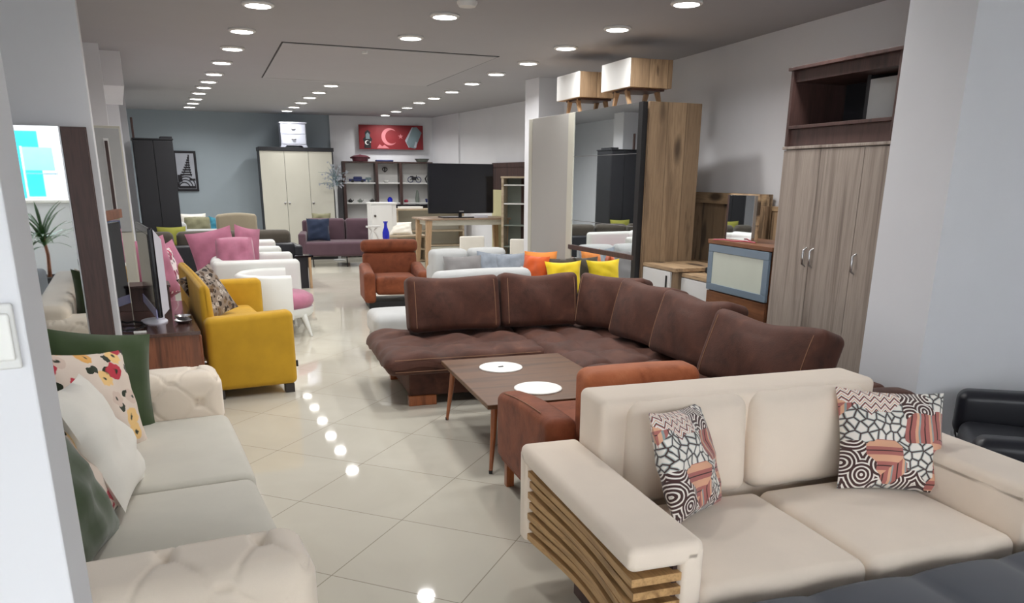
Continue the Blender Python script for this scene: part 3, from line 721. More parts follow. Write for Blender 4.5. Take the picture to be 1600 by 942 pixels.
# chest with frosted flap and cherry drawers
loc, rot, w = frame_pts((4.07, 4.86), (3.95, 4.08))
ch = thing('sideboard_chest', 'cherry chest with frosted glass flap above drawers, left of the grey wardrobe', 'chest', loc, rot)
MB().box((0, .02, .04), (w, .40, 1.15)).build('body', 'cherry', ch)
MB().box((-.02, -.01, 1.15), (w+.02, .42, 1.18)).build('top', 'cherry', ch)
f = MB().box((.005, -.012, .80), (w-.005, .01, .85)).box((.005, -.012, 1.09), (w-.005, .01, 1.145)).box((.005, -.012, .85), (.065, .01, 1.09)).box((w-.065, -.012, .85), (w-.005, .01, 1.09)).build('glass_flap', 'alu', ch)
MB().box((.065, -.006, .85), (w-.065, .006, 1.09), r=.001).build('frosted_pane', 'frost', f)
for k, (a, b) in enumerate(((.46, .79), (.12, .455))):
    d_ = MB().box((.008, -.005, a), (w-.008, .018, b)).build('drawer', 'cherry', ch)
    for hx in (w*.28, w*.72):
        MB().tube([(hx-.06, -.004, (a+b)/2+.03), (hx-.055, -.025, (a+b)/2+.03), (hx+.055, -.025, (a+b)/2+.03), (hx+.06, -.004, (a+b)/2+.03)], .006, 8).build('handle', 'metal', d_)
# framed mirror on the chest
fm = thing('framed_mirror', 'small framed mirror standing on the cherry chest', 'mirror', (loc[0]+.03, loc[1]-.02, 1.181), rot)
MB().box((.03, .06, 0), (.07, .1, .33)).build('dark_edge', 'walnutz', fm)
MB().box((.07, .05, .0), (.40, .08, .33), r=.002).build('glass', 'mirror', fm)
MB().box((.03, .081, 0), (.41, .1, .34)).build('backing_board', 'rusticx', fm)
tag(MB().tube([(4.0+.02*k, 4.74-.09*k, 1.186+.006*(k % 2)) for k in range(5)], .005, 6).build('pink_ribbon', 'pinkc'), 'pink ribbon lying on the cherry chest before the small mirror', 'ribbon')
# headboard of knotty pine with frame
loc, rot, w = frame_pts((5.24, 6.72), (5.03, 5.32))
hb = thing('headboard', 'knotty pine framed board standing behind the cherry chest', 'headboard', (loc[0], loc[1], 0), rot)
MB().box((0, .03, .3), (w, .06, 1.5)).build('panel', 'rustic', hb)
MB().box((-.01, 0, 1.40), (w, .07, 1.5)).build('top_rail', 'rusticx', hb)
MB().box((0, 0, .72), (w*.62, .07, .84)).build('bottom_rail', 'rusticx', hb)
MB().box((w-.11, 0, .3), (w, .07, 1.4)).build('stile', 'rustic', hb)
MB().box((0, .05, 0), (.1, .08, .72)).box((w-.1, .05, 0), (w, .08, .3)).build('leg', 'rustic', hb)
h2 = thing('pine_panel', 'second knotty pine panel peeking out behind the headboard, next to the grey wardrobe', 'panel', (5.10, 5.45, 0), rot)
MB().box((0, .03, 0), (.34, .06, 1.36)).build('panel', 'rustic', h2); MB().box((0, .02, 1.36), (.35, .07, 1.4)).build('top_rail', 'rusticx', h2)
# nightstand and white drawers
ns = thing('nightstand', 'pine nightstand with white door and black pull, at the mirrored wardrobe foot', 'nightstand', (4.12, 5.80, 0), -96)
MB().box((0, .02, .04), (.52, .52, .88)).build('body', 'rustic', ns)
MB().box((-.005, 0, .88), (.53, .53, .91)).build('top', 'rusticx', ns)
o = MB().box((.0, 0, .08), (.46, .02, .875)).build('door', 'white', ns); MB().box((.395, -.006, .1), (.42, .0, .84)).build('black_pull', 'rubber', o)
wd = thing('drawer_unit', 'low white drawer unit with pine top before the cherry chest', 'drawer unit', (4.15, 5.34, 0), -97)
MB().box((0, .02, .04), (.50, .38, .84)).build('body', 'white', wd)
MB().box((-.005, 0, .84), (.51, .39, .87)).build('top', 'rusticx', wd)
for k in range(3): MB().box((.004, 0, .06+k*.26), (.496, .02, .06+k*.26+.252)).build('drawer', 'white', wd)
tag(MB().rbox((4.32, 5.06, .871), (4.45, 5.2, .92), .01).build('black_box', 'rubber'), 'small black object on the white drawer unit', 'box')
# big sliding wardrobe: pale panel and mirrored panel, pine carcass
bwd = thing('sliding_wardrobe', 'large pine wardrobe with one pale and one mirrored sliding door', 'wardrobe', (4.22, 8.27, 0), -93, None)
Lw = 2.46
MB().box((Lw-.03, 0.02, 0), (Lw, .55, 2.25)).build('side_panel', 'rustic', bwd)
MB().box((0, 0.02, 0), (.03, .55, 2.25)).build('side_panel', 'white', bwd)
MB().box((0.03, 0.06, 2.2), (Lw-.03, .55, 2.25)).build('top', 'rusticx', bwd)
MB().box((0.03, .5, 0), (Lw-.03, .55, 2.2)).build('back_panel', 'rustic', bwd)
MB().box((.03, .05, 0), (Lw-.03, .5, .09)).build('plinth', 'rusticx', bwd)
MB().box((0, 0.0, .05), (.09, .03, 2.25)).build('white_post', 'cream', bwd)
MB().box((.09, .01, .05), (.125, .035, 2.24)).build('black_groove', 'rubber', bwd)
MB().box((.125, -.012, .06), (1.02, .012, 2.25)).build('pale_door', 'lgreyb' if 'lgreyb' in M else 'white', bwd)
MB().box((1.02, -.02, .06), (1.14, .0, 2.25)).build('cream_strip', 'cream', bwd)
m_ = MB().box((1.14, -.012, .06), (Lw-.1, .0, 2.25), r=.001).build('mirror_door', 'mirror', bwd)
for z in (1.83, 1.21): MB().box((1.14, -.0145, z), (Lw-.1, -.0115, z+.005), r=.0005).build('joint_line', 'metal', m_)
MB().box((1.1, -.03, .92), (Lw-.06, -.012, .965)).build('dark_rail', 'walnutz', m_)
MB().box((Lw-.1, -.03, .03), (Lw-.03, .02, 2.25)).build('dark_edge', 'rubber', bwd)
# two low TV cabinets stored on top
def topcab(loc, lab):
    t = thing('low_cabinet', lab, 'cabinet', loc, -96, 'low cabinets stored on the sliding wardrobe')
    MB().box((0, .015, .16), (.56, .44, .40)).build('body', 'rustic', t)
    MB().box((0, 0, .16), (.56, .015, .40)).build('door', 'white', t)
    MB().box((.12, .06, .14), (.5, .4, .16)).build('leg_rail', 'walnutz', t)
    for sx in (0, 1):
        for y in (.07, .38):
            x0, x1 = ((.2, .14) if sx == 0 else (.40, .47))
            MB().tube([(x0, y, .145), (x1, y, 0)], [.028, .018], 4, sq=(0, 1, 0)).build('leg', 'legoak', t)
    return t
topcab((4.26, 6.84, 2.251), 'white fronted pine cabinet on splayed legs atop the wardrobe, nearer one')
topcab((4.33, 7.84, 2.251), 'white fronted pine cabinet on splayed legs atop the wardrobe, farther one')

# ================================================================== MIDDLE: GREY SOFA, ORANGE CHAIR
gs = thing('corner_sofa', 'light grey corner sofa behind the brown suede sofa', 'corner sofa', (0, 0, 0), 0)
gs['group'] = 'corner sofas'
soft('armrest', 'lgrey', gs, (2.50, 6.72, .15), (3.50, 6.9, .79), .07, (10, 4, 6), (0, 0, .012))
soft('seat', 'lgrey', gs, (2.9, 6.9, .2), (3.66, 8.0, .44), .05, (8, 10, 3), (0, 0, .02))
soft('backrest', 'lgrey', gs, (3.62, 6.95, .15), (3.88, 8.2, .62), .06, (3, 10, 6), (0, 0, .01))
soft('armrest', 'lgrey', gs, (3.60, 6.50, .12), (4.04, 6.94, .5), .06, (4, 4, 4), (0, 0, .01))
soft('backrest', 'lgrey', gs, (2.92, 7.98, .15), (3.88, 8.2, .72), .06, (10, 3, 6), (0, 0, .01))
for x0, x1 in ((2.86, 3.27), (3.30, 3.72)):
    o = soft('back_cushion', 'lgrey', gs, (x0, 7.78, .44), (x1, 7.96, .89), .05, (8, 3, 8), (0, .03, .01)); 
for x, y in ((2.6, 6.8), (3.8, 6.8), (3.0, 8.1), (3.8, 8.1)): MB().lathe([(.02, 0), (.025, .16)], (x, y, 0), 10).build('foot', 'metal', gs)
cushion('scatter_cushion', 'mid grey square cushion at the left of the grey sofa cushions', 'mgrey', (3.16, 7.60, .45), .44, .40, .12, 0, 14, 'grey sofa cushions', 21)
cushion('scatter_cushion', 'silver grey velvet cushion in the middle of the grey sofa', 'sgrey', (3.48, 7.62, .45), .40, .42, .12, -8, 12, 'grey sofa cushions', 22, roll=6)
cushion('scatter_cushion', 'silver grey velvet cushion at the right of the grey sofa, in front of the other', 'sgrey', (3.70, 7.48, .45), .46, .42, .13, -30, 12, 'grey sofa cushions', 23, roll=-6)
cushion('scatter_cushion', 'pale grey cushion against the right back of the grey sofa', 'lgrey', (3.66, 7.26, .45), .40, .30, .12, -80, 20, 'grey sofa cushions', 24)
cushion('velvet_cushion', 'round-edged burnt orange cushion edge-on on the grey sofa', 'orange', (3.66, 7.06, .46), .34, .42, .12, -68, 10, 'cushions on the grey sofa arm', 25)
cushion('velvet_cushion', 'apricot cushion behind the burnt orange one', 'apricot', (3.84, 7.22, .46), .34, .44, .1, -28, 6, 'cushions on the grey sofa arm', 26)
cushion('velvet_cushion', 'brown cushion half hidden behind the bright yellow one', 'olive', (4.00, 7.06, .5), .32, .34, .1, -10, 4, 'cushions on the grey sofa arm', 27)
cushion('velvet_cushion', 'bright yellow cushion upright on the grey sofa arm', 'yellow2', (3.90, 6.80, .50), .40, .34, .12, -6, 12, 'cushions on the grey sofa arm', 28, pinch=.12)
ot = thing('ottoman', 'pale grey low ottoman between brown sofa and orange chair', 'ottoman', (2.20, 7.0, 0), -8)
soft('cushion', 'lgrey', ot, (-.25, -.28, .2), (.35, .28, .42), .07, (8, 8, 3), (0, 0, .02)); Bx('base', 'lgrey', ot, (-.23, -.26, .03), (.33, .26, .22), .03); Bx('plinth', 'rubber', ot, (-.2, -.2, 0), (.28, .2, .03))

oc = thing('recliner_chair', 'orange-brown high back armchair facing the camera', 'armchair', (3.11, 9.98, 0), -10)
for sg in (-1, 1):
    x0, x1 = (.27, .42) if sg > 0 else (-.42, -.27)
    soft('armrest', 'ochair', oc, (x0, -.40, .08), (x1, .25, .50), .05, (3, 8, 5), disp=lambda u, n: (0, 0, .04*(u[1]) if u[2] > 0 else 0))
soft('seat', 'ochair', oc, (-.27, -.38, .18), (.27, .2, .40), .05, (8, 8, 3), (0, 0, .015))
o = soft('backrest', 'ochair', oc, (-.36, .12, .36), (.36, .27, .70), .05, (8, 3, 8), (0, .02, .0)); o.rotation_euler = (radians(-10), 0, 0); o.location = (0, .02, .0)
o = soft('headrest', 'ochair', oc, (-.38, .09, .70), (.38, .27, .86), .06, (8, 3, 5), (.0, .015, .01)); o.rotation_euler = (radians(-10), 0, 0); o.location = (0, .02, .0)
Bx('base', 'rubber', oc, (-.36, -.33, 0), (.36, .2, .09), .01)

# ================================================================== LEFT ROW OF CHAIRS AND SOFAS
def mustard():
    r = thing('mustard_armchair', 'mustard yellow wide armchair with boxy arms, facing right', 'armchair', (.66, 6.02, 0), 91)
    # local: x from near arm (0) to far arm, -y is the front
    L = 1.98
    soft('armrest', 'yellow', r, (0, -.42, .07), (.16, .22, .63), .045, (3, 10, 8), disp=lambda u, n: (0, 0, .012*(-u[1]) if u[2] > 0 else 0))
    soft('armrest', 'yellow', r, (L-.16, -.50, .07), (L, .22, .665), .045, (3, 10, 8), disp=lambda u, n: (0, 0, .01))
    soft('backrest', 'yellow', r, (.1, .13, .2), (L-.02, .225, .85), .04, (12, 3, 8), disp=lambda u, n: (0, (.02*u[2] if u[1] < 0 else 0), .01*(1-u[0]**2)))
    soft('seat_cushion', 'yellow', r, (.16, -.38, .24), (L-.16, .15, .44), .05, (12, 8, 3), (0, 0, .02))
    soft('base', 'yellow', r, (.02, -.38, .07), (L-.02, .2, .26), .02, (6, 4, 2))
    for x in (.06, L-.06):
        for y in (-.36, .16): MB().box((x-.035, y-.035, 0), (x+.035, y+.035, .07)).build('foot', 'darkmetal', r)
    MB().box((.03, -.435, .20), (.045, -.42, .25)).build('black_tab', 'rubber', r)
mustard()
cushion('printed_cushion', 'sepia print cushion on the mustard armchair', 'newsprint', (.68, 7.12, .46), .44, .44, .12, 40, 26, None, 31, roll=-14)

def barrel(loc, rot, lab):
    r = thing('barrel_chair', lab, 'armchair', loc, rot, 'white leather seats with pink cushions')
    N = 28; ri = []; ro = []
    m = MB(); rings = []
    for i in range(N+1):
        t = -110+220*i/N; a = radians(t+90)
        h = .655
        ox, oy = .42*cos(a), .40*sin(a); ix, iy = .34*cos(a), .32*sin(a)
        if abs(t) > 90:
            f = (abs(t)-90)/20; sx = 1 if t < 0 else -1
            ox, oy, ix, iy = sx*.42, -.14*f, sx*.34, -.14*f
        rings.append([(ox, oy, .20), (ox*1.02, oy*1.02, h-.03), ((ox+ix)/2, (oy+iy)/2, h), (ix, iy, h-.03), (ix, iy, .22)])
    m.loft(rings); m.build('shell', 'whitel', r, angle=70)
    MB().lathe([(0, .2), (.36, .2), (.38, .23), (.38, .29), (.0, .29)], seg=28).build('seat_ring', 'whitel', r)
    MB().lathe([(0, .29), (.33, .29), (.36, .34), (.35, .40), (.28, .44), (0, .45)], (0, -.03, 0), 28).build('seat_cushion', 'pink', r, angle=80)
    for x, y in ((-.27, -.27), (.27, -.27), (-.25, .27), (.25, .27)):
        MB().tube([(x*.92, y*.92, .22), (x*1.05, y*1.05, .1), (x*1.16, y*1.16, 0)], [.036, .026, .014], 12).build('leg', 'whitel', r)
    return r
barrel((1.37, 8.58, 0), 84, 'white leather barrel chair with round pink seat, beyond the mustard armchair')
def whitesofa(loc, rot, L, h, lab):
    r = thing('leather_sofa', lab, 'sofa', loc, rot, 'white leather seats with pink cushions')
    soft('armrest', 'whitel', r, (0, -.52, .1), (.16, .40, h), .05, (3, 10, 8), (0, 0, .0))
    soft('armrest', 'whitel', r, (L-.16, -.52, .1), (L, .40, h), .05, (3, 10, 8), (0, 0, .0))
    soft('backrest', 'whitel', r, (.1, .24, .2), (L-.1, .42, h+.02), .06, (10, 3, 6), (0, .02, .01))
    soft('seat_cushion', 'pink', r, (.16, -.5, .26), (L-.16, .26, .44), .05, (10, 8, 3), (0, 0, .02))
    soft('base', 'whitel', r, (.03, -.48, .1), (L-.03, .38, .27), .03, (4, 4, 2))
    for x in (.08, L-.08):
        for y in (-.42, .34): MB().lathe([(.014, 0), (.028, .11)], (x, y, 0), 12).build('leg', 'whitel', r)
whitesofa((1.2, 9.0, 0), 84, 1.1, .735, 'white leather sofa, nearer of the two behind the barrel chair')
whitesofa((1.24, 10.35, 0), 84, 1.3, .775, 'white leather sofa, farther of the two, before the olive sofa')
cushion('velvet_cushion', 'big rose pink velvet cushion on the nearer white sofa', 'pink', (.94, 9.45, .46), .50, .60, .14, 4, 8, 'pink cushions on the white sofas', 41, roll=-10)
cushion('velvet_cushion', 'rose pink cushion with pale printed edge, right of the big pink one', 'pink', (1.24, 9.75, .45), .36, .62, .12, 30, 8, 'pink cushions on the white sofas', 42, roll=12)
cushion('velvet_cushion', 'plump rose pink cushion in front of the two tall pink ones', 'pink', (1.08, 9.2, .45), .40, .52, .22, 6, 8, 'pink cushions on the white sofas', 47, pinch=-.04)
cushion('printed_cushion', 'small rose print cushion low beside the big pink one', 'pinkfloral', (1.27, 9.12, .46), .26, .18, .08, 20, 12, None, 43)
cushion('velvet_cushion', 'rose pink cushion half hidden by the television, far left', 'pink', (.26, 8.35, .5), .42, .56, .14, 30, 12, 'pink cushions on the white sofas', 44, roll=-6)
cushion('velvet_cushion', 'rose pink cushion standing just right of the television', 'pink', (.46, 8.75, .46), .40, .52, .14, 40, 14, 'pink cushions on the white sofas', 45, roll=-14)
cushion('printed_cushion', 'rose print cushion behind the pink cushion beside the television', 'pinkfloral', (.40, 8.58, .48), .36, .46, .08, 60, 14, 'rose print cushions', 46)
pl = thing('pink_sofa', 'rose pink low sofa against the left wall behind the television', 'sofa', (.14, 8.22, 0), 84)
soft('backrest', 'pink', pl, (0, .1, .0), (.78, .3, .84), .06, (8, 3, 6), (0, .02, .01)); soft('seat', 'pink', pl, (0, -.18, .0), (.78, .12, .44), .05, (8, 4, 4), (0, 0, .01))

ol = thing('olive_sofa', 'dark olive three seat sofa seen from its side behind the white sofas', 'sofa', (0, 0, 0), 0)
for x0, x1 in ((.30, .62), (.66, 1.28), (1.30, 2.28)):
    soft('back_cushion', 'olive', ol, (x0, 12.42, .5), (x1, 12.62, .84), .07, (10, 3, 5), (0, .02, .008))
soft('backrest', 'blackl', ol, (.28, 12.3, .0), (2.30, 12.44, .66), .04, (8, 2, 4), (0, 0, .0))
soft('seat', 'olive', ol, (.3, 12.6, .0), (2.28, 12.93, .42), .05, (10, 8, 3), (0, 0, .01))
soft('armrest', 'blackl', ol, (2.28, 12.3, .0), (2.42, 12.93, .62), .04, (2, 6, 4), (0, 0, .0))
cushion('velvet_cushion', 'lime cushion on the olive sofa before the black wardrobe', 'lime', (.62, 12.75, .45), .4, .46, .1, 0, 10, None, 51)
st = thing('side_table', 'black side table with an oak leg at the end of the olive sofa', 'side table', (2.34, 12.0, 0), 0)
MB().box((-.12, -.02, .46), (.16, .24, .49)).build('top', 'blackgloss', st); MB().box((-.1, .02, 0), (.08, .22, .46)).build('body', 'blackl', st)
MB().box((.09, -.02, 0), (.125, .03, .47)).build('leg', 'legoak', st)

# ---- against the left wall and back wall
bk = thing('wardrobe', 'tall matt black wardrobe in the far left corner', 'wardrobe', (.25, 12.95, 0), 0)
MB().box((0, 0.02, 0), (.53, .6, 2.12)).build('body', 'black', bk); MB().box((-.01, 0, 2.12), (.54, .62, 2.14)).build('top', 'black', bk)
MB().box((.005, 0, .05), (.262, .02, 2.11)).build('door', 'black', bk); MB().box((.268, 0, .05), (.525, .02, 2.11)).build('door', 'black', bk)
tag(MB().rbox((.62, 13.0, 2.14), (.78, 13.4, 2.17), .005).build('storage_board', 'black'), 'thin black board lying on the black wardrobe', 'panel')
tag(MB().rbox((.255, 13.05, 2.14), (.285, 13.1, 2.42), .004).build('wooden_post', 'walnutz'), 'dark upright post standing on the black wardrobe by the wall', 'post')

# tower photograph
po = thing('framed_poster', 'black framed photograph of an iron lattice tower and arches', 'picture', (1.01, 17.24, 1.33), -5)
MB().box((0, 0, 0), (.42, .02, .76)).box((.03, -.006, .03), (.39, .0, .73)).build('frame', 'ink', po)
MB().box((.045, -.008, .045), (.375, -.003, .715), r=.001).build('print', 'paper', po)
tw = MB()
for k in range(9):
    z0 = .30+k*.045; wd0 = .10*(1-k/9.5)**1.7+.008
    tw.box((.21+k*.009-wd0, -.0105, z0), (.21+k*.009+wd0, -.0085, z0+.030), r=.0004)
tw.tube([(.14, -.0095, .28), (.22, -.0095, .45), (.285, -.0095, .69)], .007, 6); tw.tube([(.30, -.0095, .28), (.27, -.0095, .45), (.288, -.0095, .69)], .007, 6)
tw.build('tower', 'ink', po)
ar = MB()
for k, rr in enumerate((.10, .13, .16)):
    ar.tube([(.16+rr*cos(t*pi/10)+.02*k, -.0095, .06+rr*1.1*sin(t*pi/10)+.02*k) for t in range(11)], .009, 6)
ar.box((.05, -.0105, .05), (.37, -.0085, .10), r=.0004); ar.box((.05, -.0105, .18), (.13, -.0085, .31), r=.0004); ar.box((.26, -.0105, .2), (.37, -.0085, .24), r=.0004)
ar.build('arches', 'ink', po)

wr = thing('wardrobe', 'cream three door wardrobe with dark frame against the back wall', 'wardrobe', (2.50, 16.30, 0), -4)
MB().box((.0, .02, 0), (1.40, .55, 2.10)).build('carcass', 'black', wr); MB().box((-.01, -.01, 2.10), (1.42, .56, 2.17)).build('cornice', 'black', wr)
for k in range(3):
    o = MB().box((.005+k*.46, 0, .06), (.459+k*.46, .02, 2.095)).build('door', 'cream', wr)
    hx = {0: .42, 1: .50, 2: .965}[k]
    MB().lathe([(0, 0), (.018, 0), (.022, .012), (0, .018)], seg=14, m=Matrix.Translation((hx, 0, 1.12)) @ Matrix.Rotation(pi/2, 4, 'X')).build('knob', 'metal', o)
Bx('dark_side', 'black', wr, (1.385, -.002, .05), (1.405, .55, 2.1))
wt = thing('bedside_chest', 'small white two drawer chest standing on the cream wardrobe', 'chest', (2.92, 16.33, 2.172), -4)
MB().box((.02, .02, .04), (.5, .36, .44)).build('body', 'paleblue', wt); MB().box((0, 0, .44), (.52, .38, .465)).build('top', 'paleblue', wt)
MB().prism([(.0, 0), (.08, 0), (.12, .035), (.4, .035), (.44, 0), (.52, 0), (.5, .05), (.02, .05)], .015, .35).build('plinth', 'paleblue', wt)
for z in (.06, .25):
    o = MB().box((.035, .01, z), (.485, .025, z+.175)).build('drawer', 'paleblue', wt)
    MB().tube([(.22, .01, z+.09), (.24, -.006, z+.08), (.28, -.006, z+.08), (.30, .01, z+.09)], .007, 8).build('handle', 'darkmetal', o)

# purple sofa
ps = thing('tufted_sofa', 'plum two cushion sofa on thin metal legs at the far end of the aisle', 'sofa', (3.78, 15.05, 0), -14)
ps['group'] = 'buttoned sofas'
Wp = 1.72
for sg in (-1, 1):
    a, b = ((-Wp/2, -Wp/2+.14) if sg < 0 else (Wp/2-.14, Wp/2))
    soft('armrest', 'purple', ps, (a, -.42, .2), (b, .34, .62), .04, (2, 8, 4), (0, 0, 0))
    soft('back_cushion', 'purple', ps, ((-Wp/2+.14 if sg < 0 else .01), .14, .42), ((-.01 if sg < 0 else Wp/2-.14), .32, .86), .05, (8, 3, 8), disp=lambda u, n: (0, (-.03*(1-max(0, 1-((u[0])**2+u[2]**2)/.06)*1.0)*(1-u[0]**2)*(1-u[2]**2)) if u[1] < 0 else 0, 0))
soft('backrest', 'purple', ps, (-Wp/2+.05, .28, .2), (Wp/2-.05, .42, .82), .04, (8, 2, 6), (0, 0, 0))
soft('seat', 'purple', ps, (-Wp/2+.1, -.42, .2), (Wp/2-.1, .3, .46), .05, (10, 8, 3), (0, 0, .015))
for x in (-.72, -.62, .0, .62, .72):
    MB().tube([(x, -.34, .2), (x+.01, -.36, 0)], .011, 8).build('leg', 'rubber', ps)
for x in (-.7, .7): MB().tube([(x, .34, .2), (x, .36, 0)], .011, 8).build('leg', 'rubber', ps)
cushion('scatter_cushion', 'navy blue cushion on the left of the plum sofa', 'blue', (3.24, 14.93, .47), .42, .42, .12, -14, 14, None, 61)
cushion('scatter_cushion', 'dark olive cushion peeping over the plum sofa back', 'sage', (3.42, 15.42, .62), .36, .34, .1, -14, 10, None, 62)

# light sofa with sage and teal cushions, beige wing chair
ls = thing('pale_sofa', 'pale sofa at the grey back wall holding sage and teal cushions', 'sofa', (0, 0, 0), 0)
soft('backrest', 'lgrey', ls, (.86, 15.0, .2), (1.9, 15.2, .72), .05, (8, 2, 4), (0, 0, .0)); soft('seat', 'lgrey', ls, (.86, 15.2, .0), (1.9, 15.9, .42), .05, (8, 4, 3), (0, 0, 0))
soft('armrest', 'lgrey', ls, (.84, 15.0, .2), (.98, 15.9, .84), .05, (2, 8, 4), (0, 0, .0))
cushion('round_cushion', 'round sage cushion with pale rim on the pale sofa', 'sage', (1.18, 15.25, .5), .42, .42, .16, 0, 10, None, 63, pinch=-.05)
cushion('plain_cushion', 'ivory cushion behind the round sage one', 'ivory', (1.12, 15.42, .52), .46, .46, .12, 0, 6, 'cushions on the pale sofa', 64)
cushion('velvet_cushion', 'teal cushion right of the round sage cushion', 'teal', (1.50, 15.3, .50), .42, .40, .12, 8, 10, 'cushions on the pale sofa', 65, roll=14)
wc = thing('wing_chair', 'taupe wing chair with arched back, seen over the olive sofa', 'armchair', (1.77, 14.5, 0), 6)
def archd(u, n): return (0, 0, .03*(1-u[0]**2) if u[2] > 0 else 0)
soft('backrest', 'taupe', wc, (-.34, 0, .2), (.34, .14, .985), .05, (12, 2, 8), disp=archd)
soft('seat', 'taupe', wc, (-.34, -.55, .18), (.34, .02, .44), .05, (8, 8, 3), (0, 0, .01))
for x in (-.3, .3): soft('armrest', 'taupe', wc, (x-.06, -.5, .3), (x+.06, .05, .62), .04, (2, 6, 3), (0, 0, 0))
for x in (-.28, .28):
    for y in (-.48, .06): MB().lathe([(.015, 0), (.025, .19)], (x, y, 0), 10).build('leg', 'walnutz', wc)
# ================================================================== FAR END
sh = thing('shelving_unit', 'dark framed open shelving unit with pale shelves under the red banner', 'shelving unit', (4.16, 16.42, 0), -10)
HS = 1.9; xs = [0, .66, 1.16, 1.80]
for i, x in enumerate(xs): MB().box((x-.03, 0, 0), (x+.03, .3, HS)).build('upright', 'walnutz', sh)
MB().box((-.03, 0, HS), (1.83, .3, HS+.03)).build('top', 'walnutz', sh)
for i in range(3):
    for z in (.1, .72, 1.09, 1.49): MB().box((xs[i]+.03, .01, z), (xs[i+1]-.03, .29, z+.025)).build('shelf', 'white', sh)
    MB().box((xs[i]+.03, .285, .1), (xs[i+1]-.03, .3, HS)).build('back_panel', 'white', sh)
MS = Matrix.Translation((4.16, 16.42, 0)) @ Matrix.Rotation(radians(-10), 4, 'Z')
def on(x, z, y=.13): v = MS @ Vector((x, y, z)); return (v.x, v.y, v.z)
def ornament(name, label, x, z, cat, parts, group=None):
    t = thing(name, label, cat, on(x, z), -10, group)
    for nm, mb, mt in parts: mb.build(nm, mt, t)
    return t
def car():
    b = MB().rbox((-.17, -.05, .02), (.17, .05, .07), .015, seg=2).rbox((-.08, -.045, .06), (.10, .045, .115), .025, seg=3)
    w = MB()
    for x in (-.1, .1):
        for y in (-.05, .05): w.lathe([(0, -.008), (.028, -.008), (.028, .008), (0, .008)], seg=14, m=Matrix.Translation((x, y, .028)) @ Matrix.Rotation(pi/2, 4, 'X'))
    return [('body', b, 'navy'), ('wheels', w, 'rubber')]
ornament('model_car', 'dark blue model car on the upper left shelf', .27, 1.516, 'model car', car())
tag_o = ornament('figurine', 'grey figurine behind the model car on the upper left shelf', .50, 1.516, 'ornament', [('body', MB().rbox((-.02, -.02, 0), (.02, .02, .09), .01), 'inkg'), ('wing', MB().rbox((-.06, -.005, .05), (.06, .005, .1), .004), 'inkg')])
def teapot(mt): return [('pot', MB().lathe([(0, 0), (.03, .0), (.048, .025), (.03, .055), (.0, .062)], seg=18), mt), ('lid', MB().lathe([(0, .06), (.012, .064), (.004, .08), (0, .082)], seg=10), mt), ('spout', MB().tube([(.04, 0, .02), (.06, 0, .04), (.068, 0, .055)], [.01, .007, .005], 8), mt), ('handle', MB().tube([(-.04, 0, .015), (-.065, 0, .03), (-.04, 0, .05)], .005, 8), mt)]
ornament('teapot', 'tiny black teapot, leftmost on the lower left shelf', .11, 1.116, 'teapot', teapot('rubber'), 'tiny teapots')
ornament('teapot', 'tiny grey teapot, middle of the lower left shelf', .31, 1.116, 'teapot', teapot('steelg'), 'tiny teapots')
ornament('teapot', 'tiny black teapot, rightmost on the lower left shelf', .56, 1.116, 'teapot', teapot('rubber'), 'tiny teapots')
ornament('bowl', 'black and white bowl on the middle upper shelf', .86, 1.516, 'bowl', [('bowl', MB().lathe([(0, 0), (.03, 0), (.035, .01), (.07, .05), (.066, .05), (.03, .015), (0, .012)], seg=20), 'plate'), ('foot', MB().lathe([(0, 0), (.045, 0), (.03, .012), (0, .012)], seg=16), 'rubber')])
ornament('wall_ornament', 'small black ornament high in the middle compartment', .86, 1.78, 'ornament', [('ring', MB().tube([(.05*cos(k*pi/6), .12, .0+.04*sin(k*pi/6)) for k in range(13)], .009, 6), 'rubber'), ('stem', MB().box((-.008, .1, -.06), (.008, .15, .04)), 'rubber')])
ornament('jar', 'cobalt blue lidded jar on the middle lower shelf', .93, 1.116, 'jar', [('jar', MB().lathe([(0, 0), (.05, 0), (.055, .06), (.04, .09), (.03, .1), (0, .11)], seg=20), 'blueglass')])
def bike():
    w = MB()
    for x in (-.085, .085): w.tube([(x+.055*cos(k*pi/8), 0, .06+.055*sin(k*pi/8)) for k in range(17)], .008, 6)
    f = MB().tube([(-.085, 0, .06), (-.02, 0, .1), (.05, 0, .1), (.085, 0, .06)], .01, 6).rbox((-.05, -.02, .05), (.04, .02, .12), .01).tube([(.05, 0, .1), (.04, 0, .15)], .007, 6).rbox((-.09, -.015, .11), (-.02, .015, .135), .006)
    return [('wheels', w, 'navy'), ('frame', f, 'ink')]
ornament('model_motorcycle', 'dark model motorcycle on the upper right shelf', 1.46, 1.516, 'model', bike())
ornament('figurine', 'slim dark figurine at the right end of the upper right shelf', 1.72, 1.516, 'ornament', [('body', MB().tube([(0, 0, 0), (-.03, 0, .08), (.01, 0, .15)], [.012, .016, .01], 8), 'rubber')])
ornament('sugar_bowl', 'rose ceramic bowl on the lower right shelf', 1.27, 1.116, 'bowl', [('bowl', MB().lathe([(0, 0), (.035, 0), (.05, .03), (.03, .055), (0, .06)], seg=18), 'pinkc')])
ornament('bottle', 'tall pale grey bottle on the lower right shelf', 1.51, 1.116, 'bottle', [('bottle', MB().lathe([(0, 0), (.04, 0), (.045, .08), (.035, .16), (.025, .22), (.015, .25), (0, .26)], seg=18), 'steelg')])
ornament('cup', 'navy cup at the right end of the lower right shelf', 1.72, 1.116, 'cup', [('cup', MB().lathe([(0, 0), (.03, 0), (.045, .07), (.04, .07), (.028, .01), (0, .01)], seg=18), 'navy')])
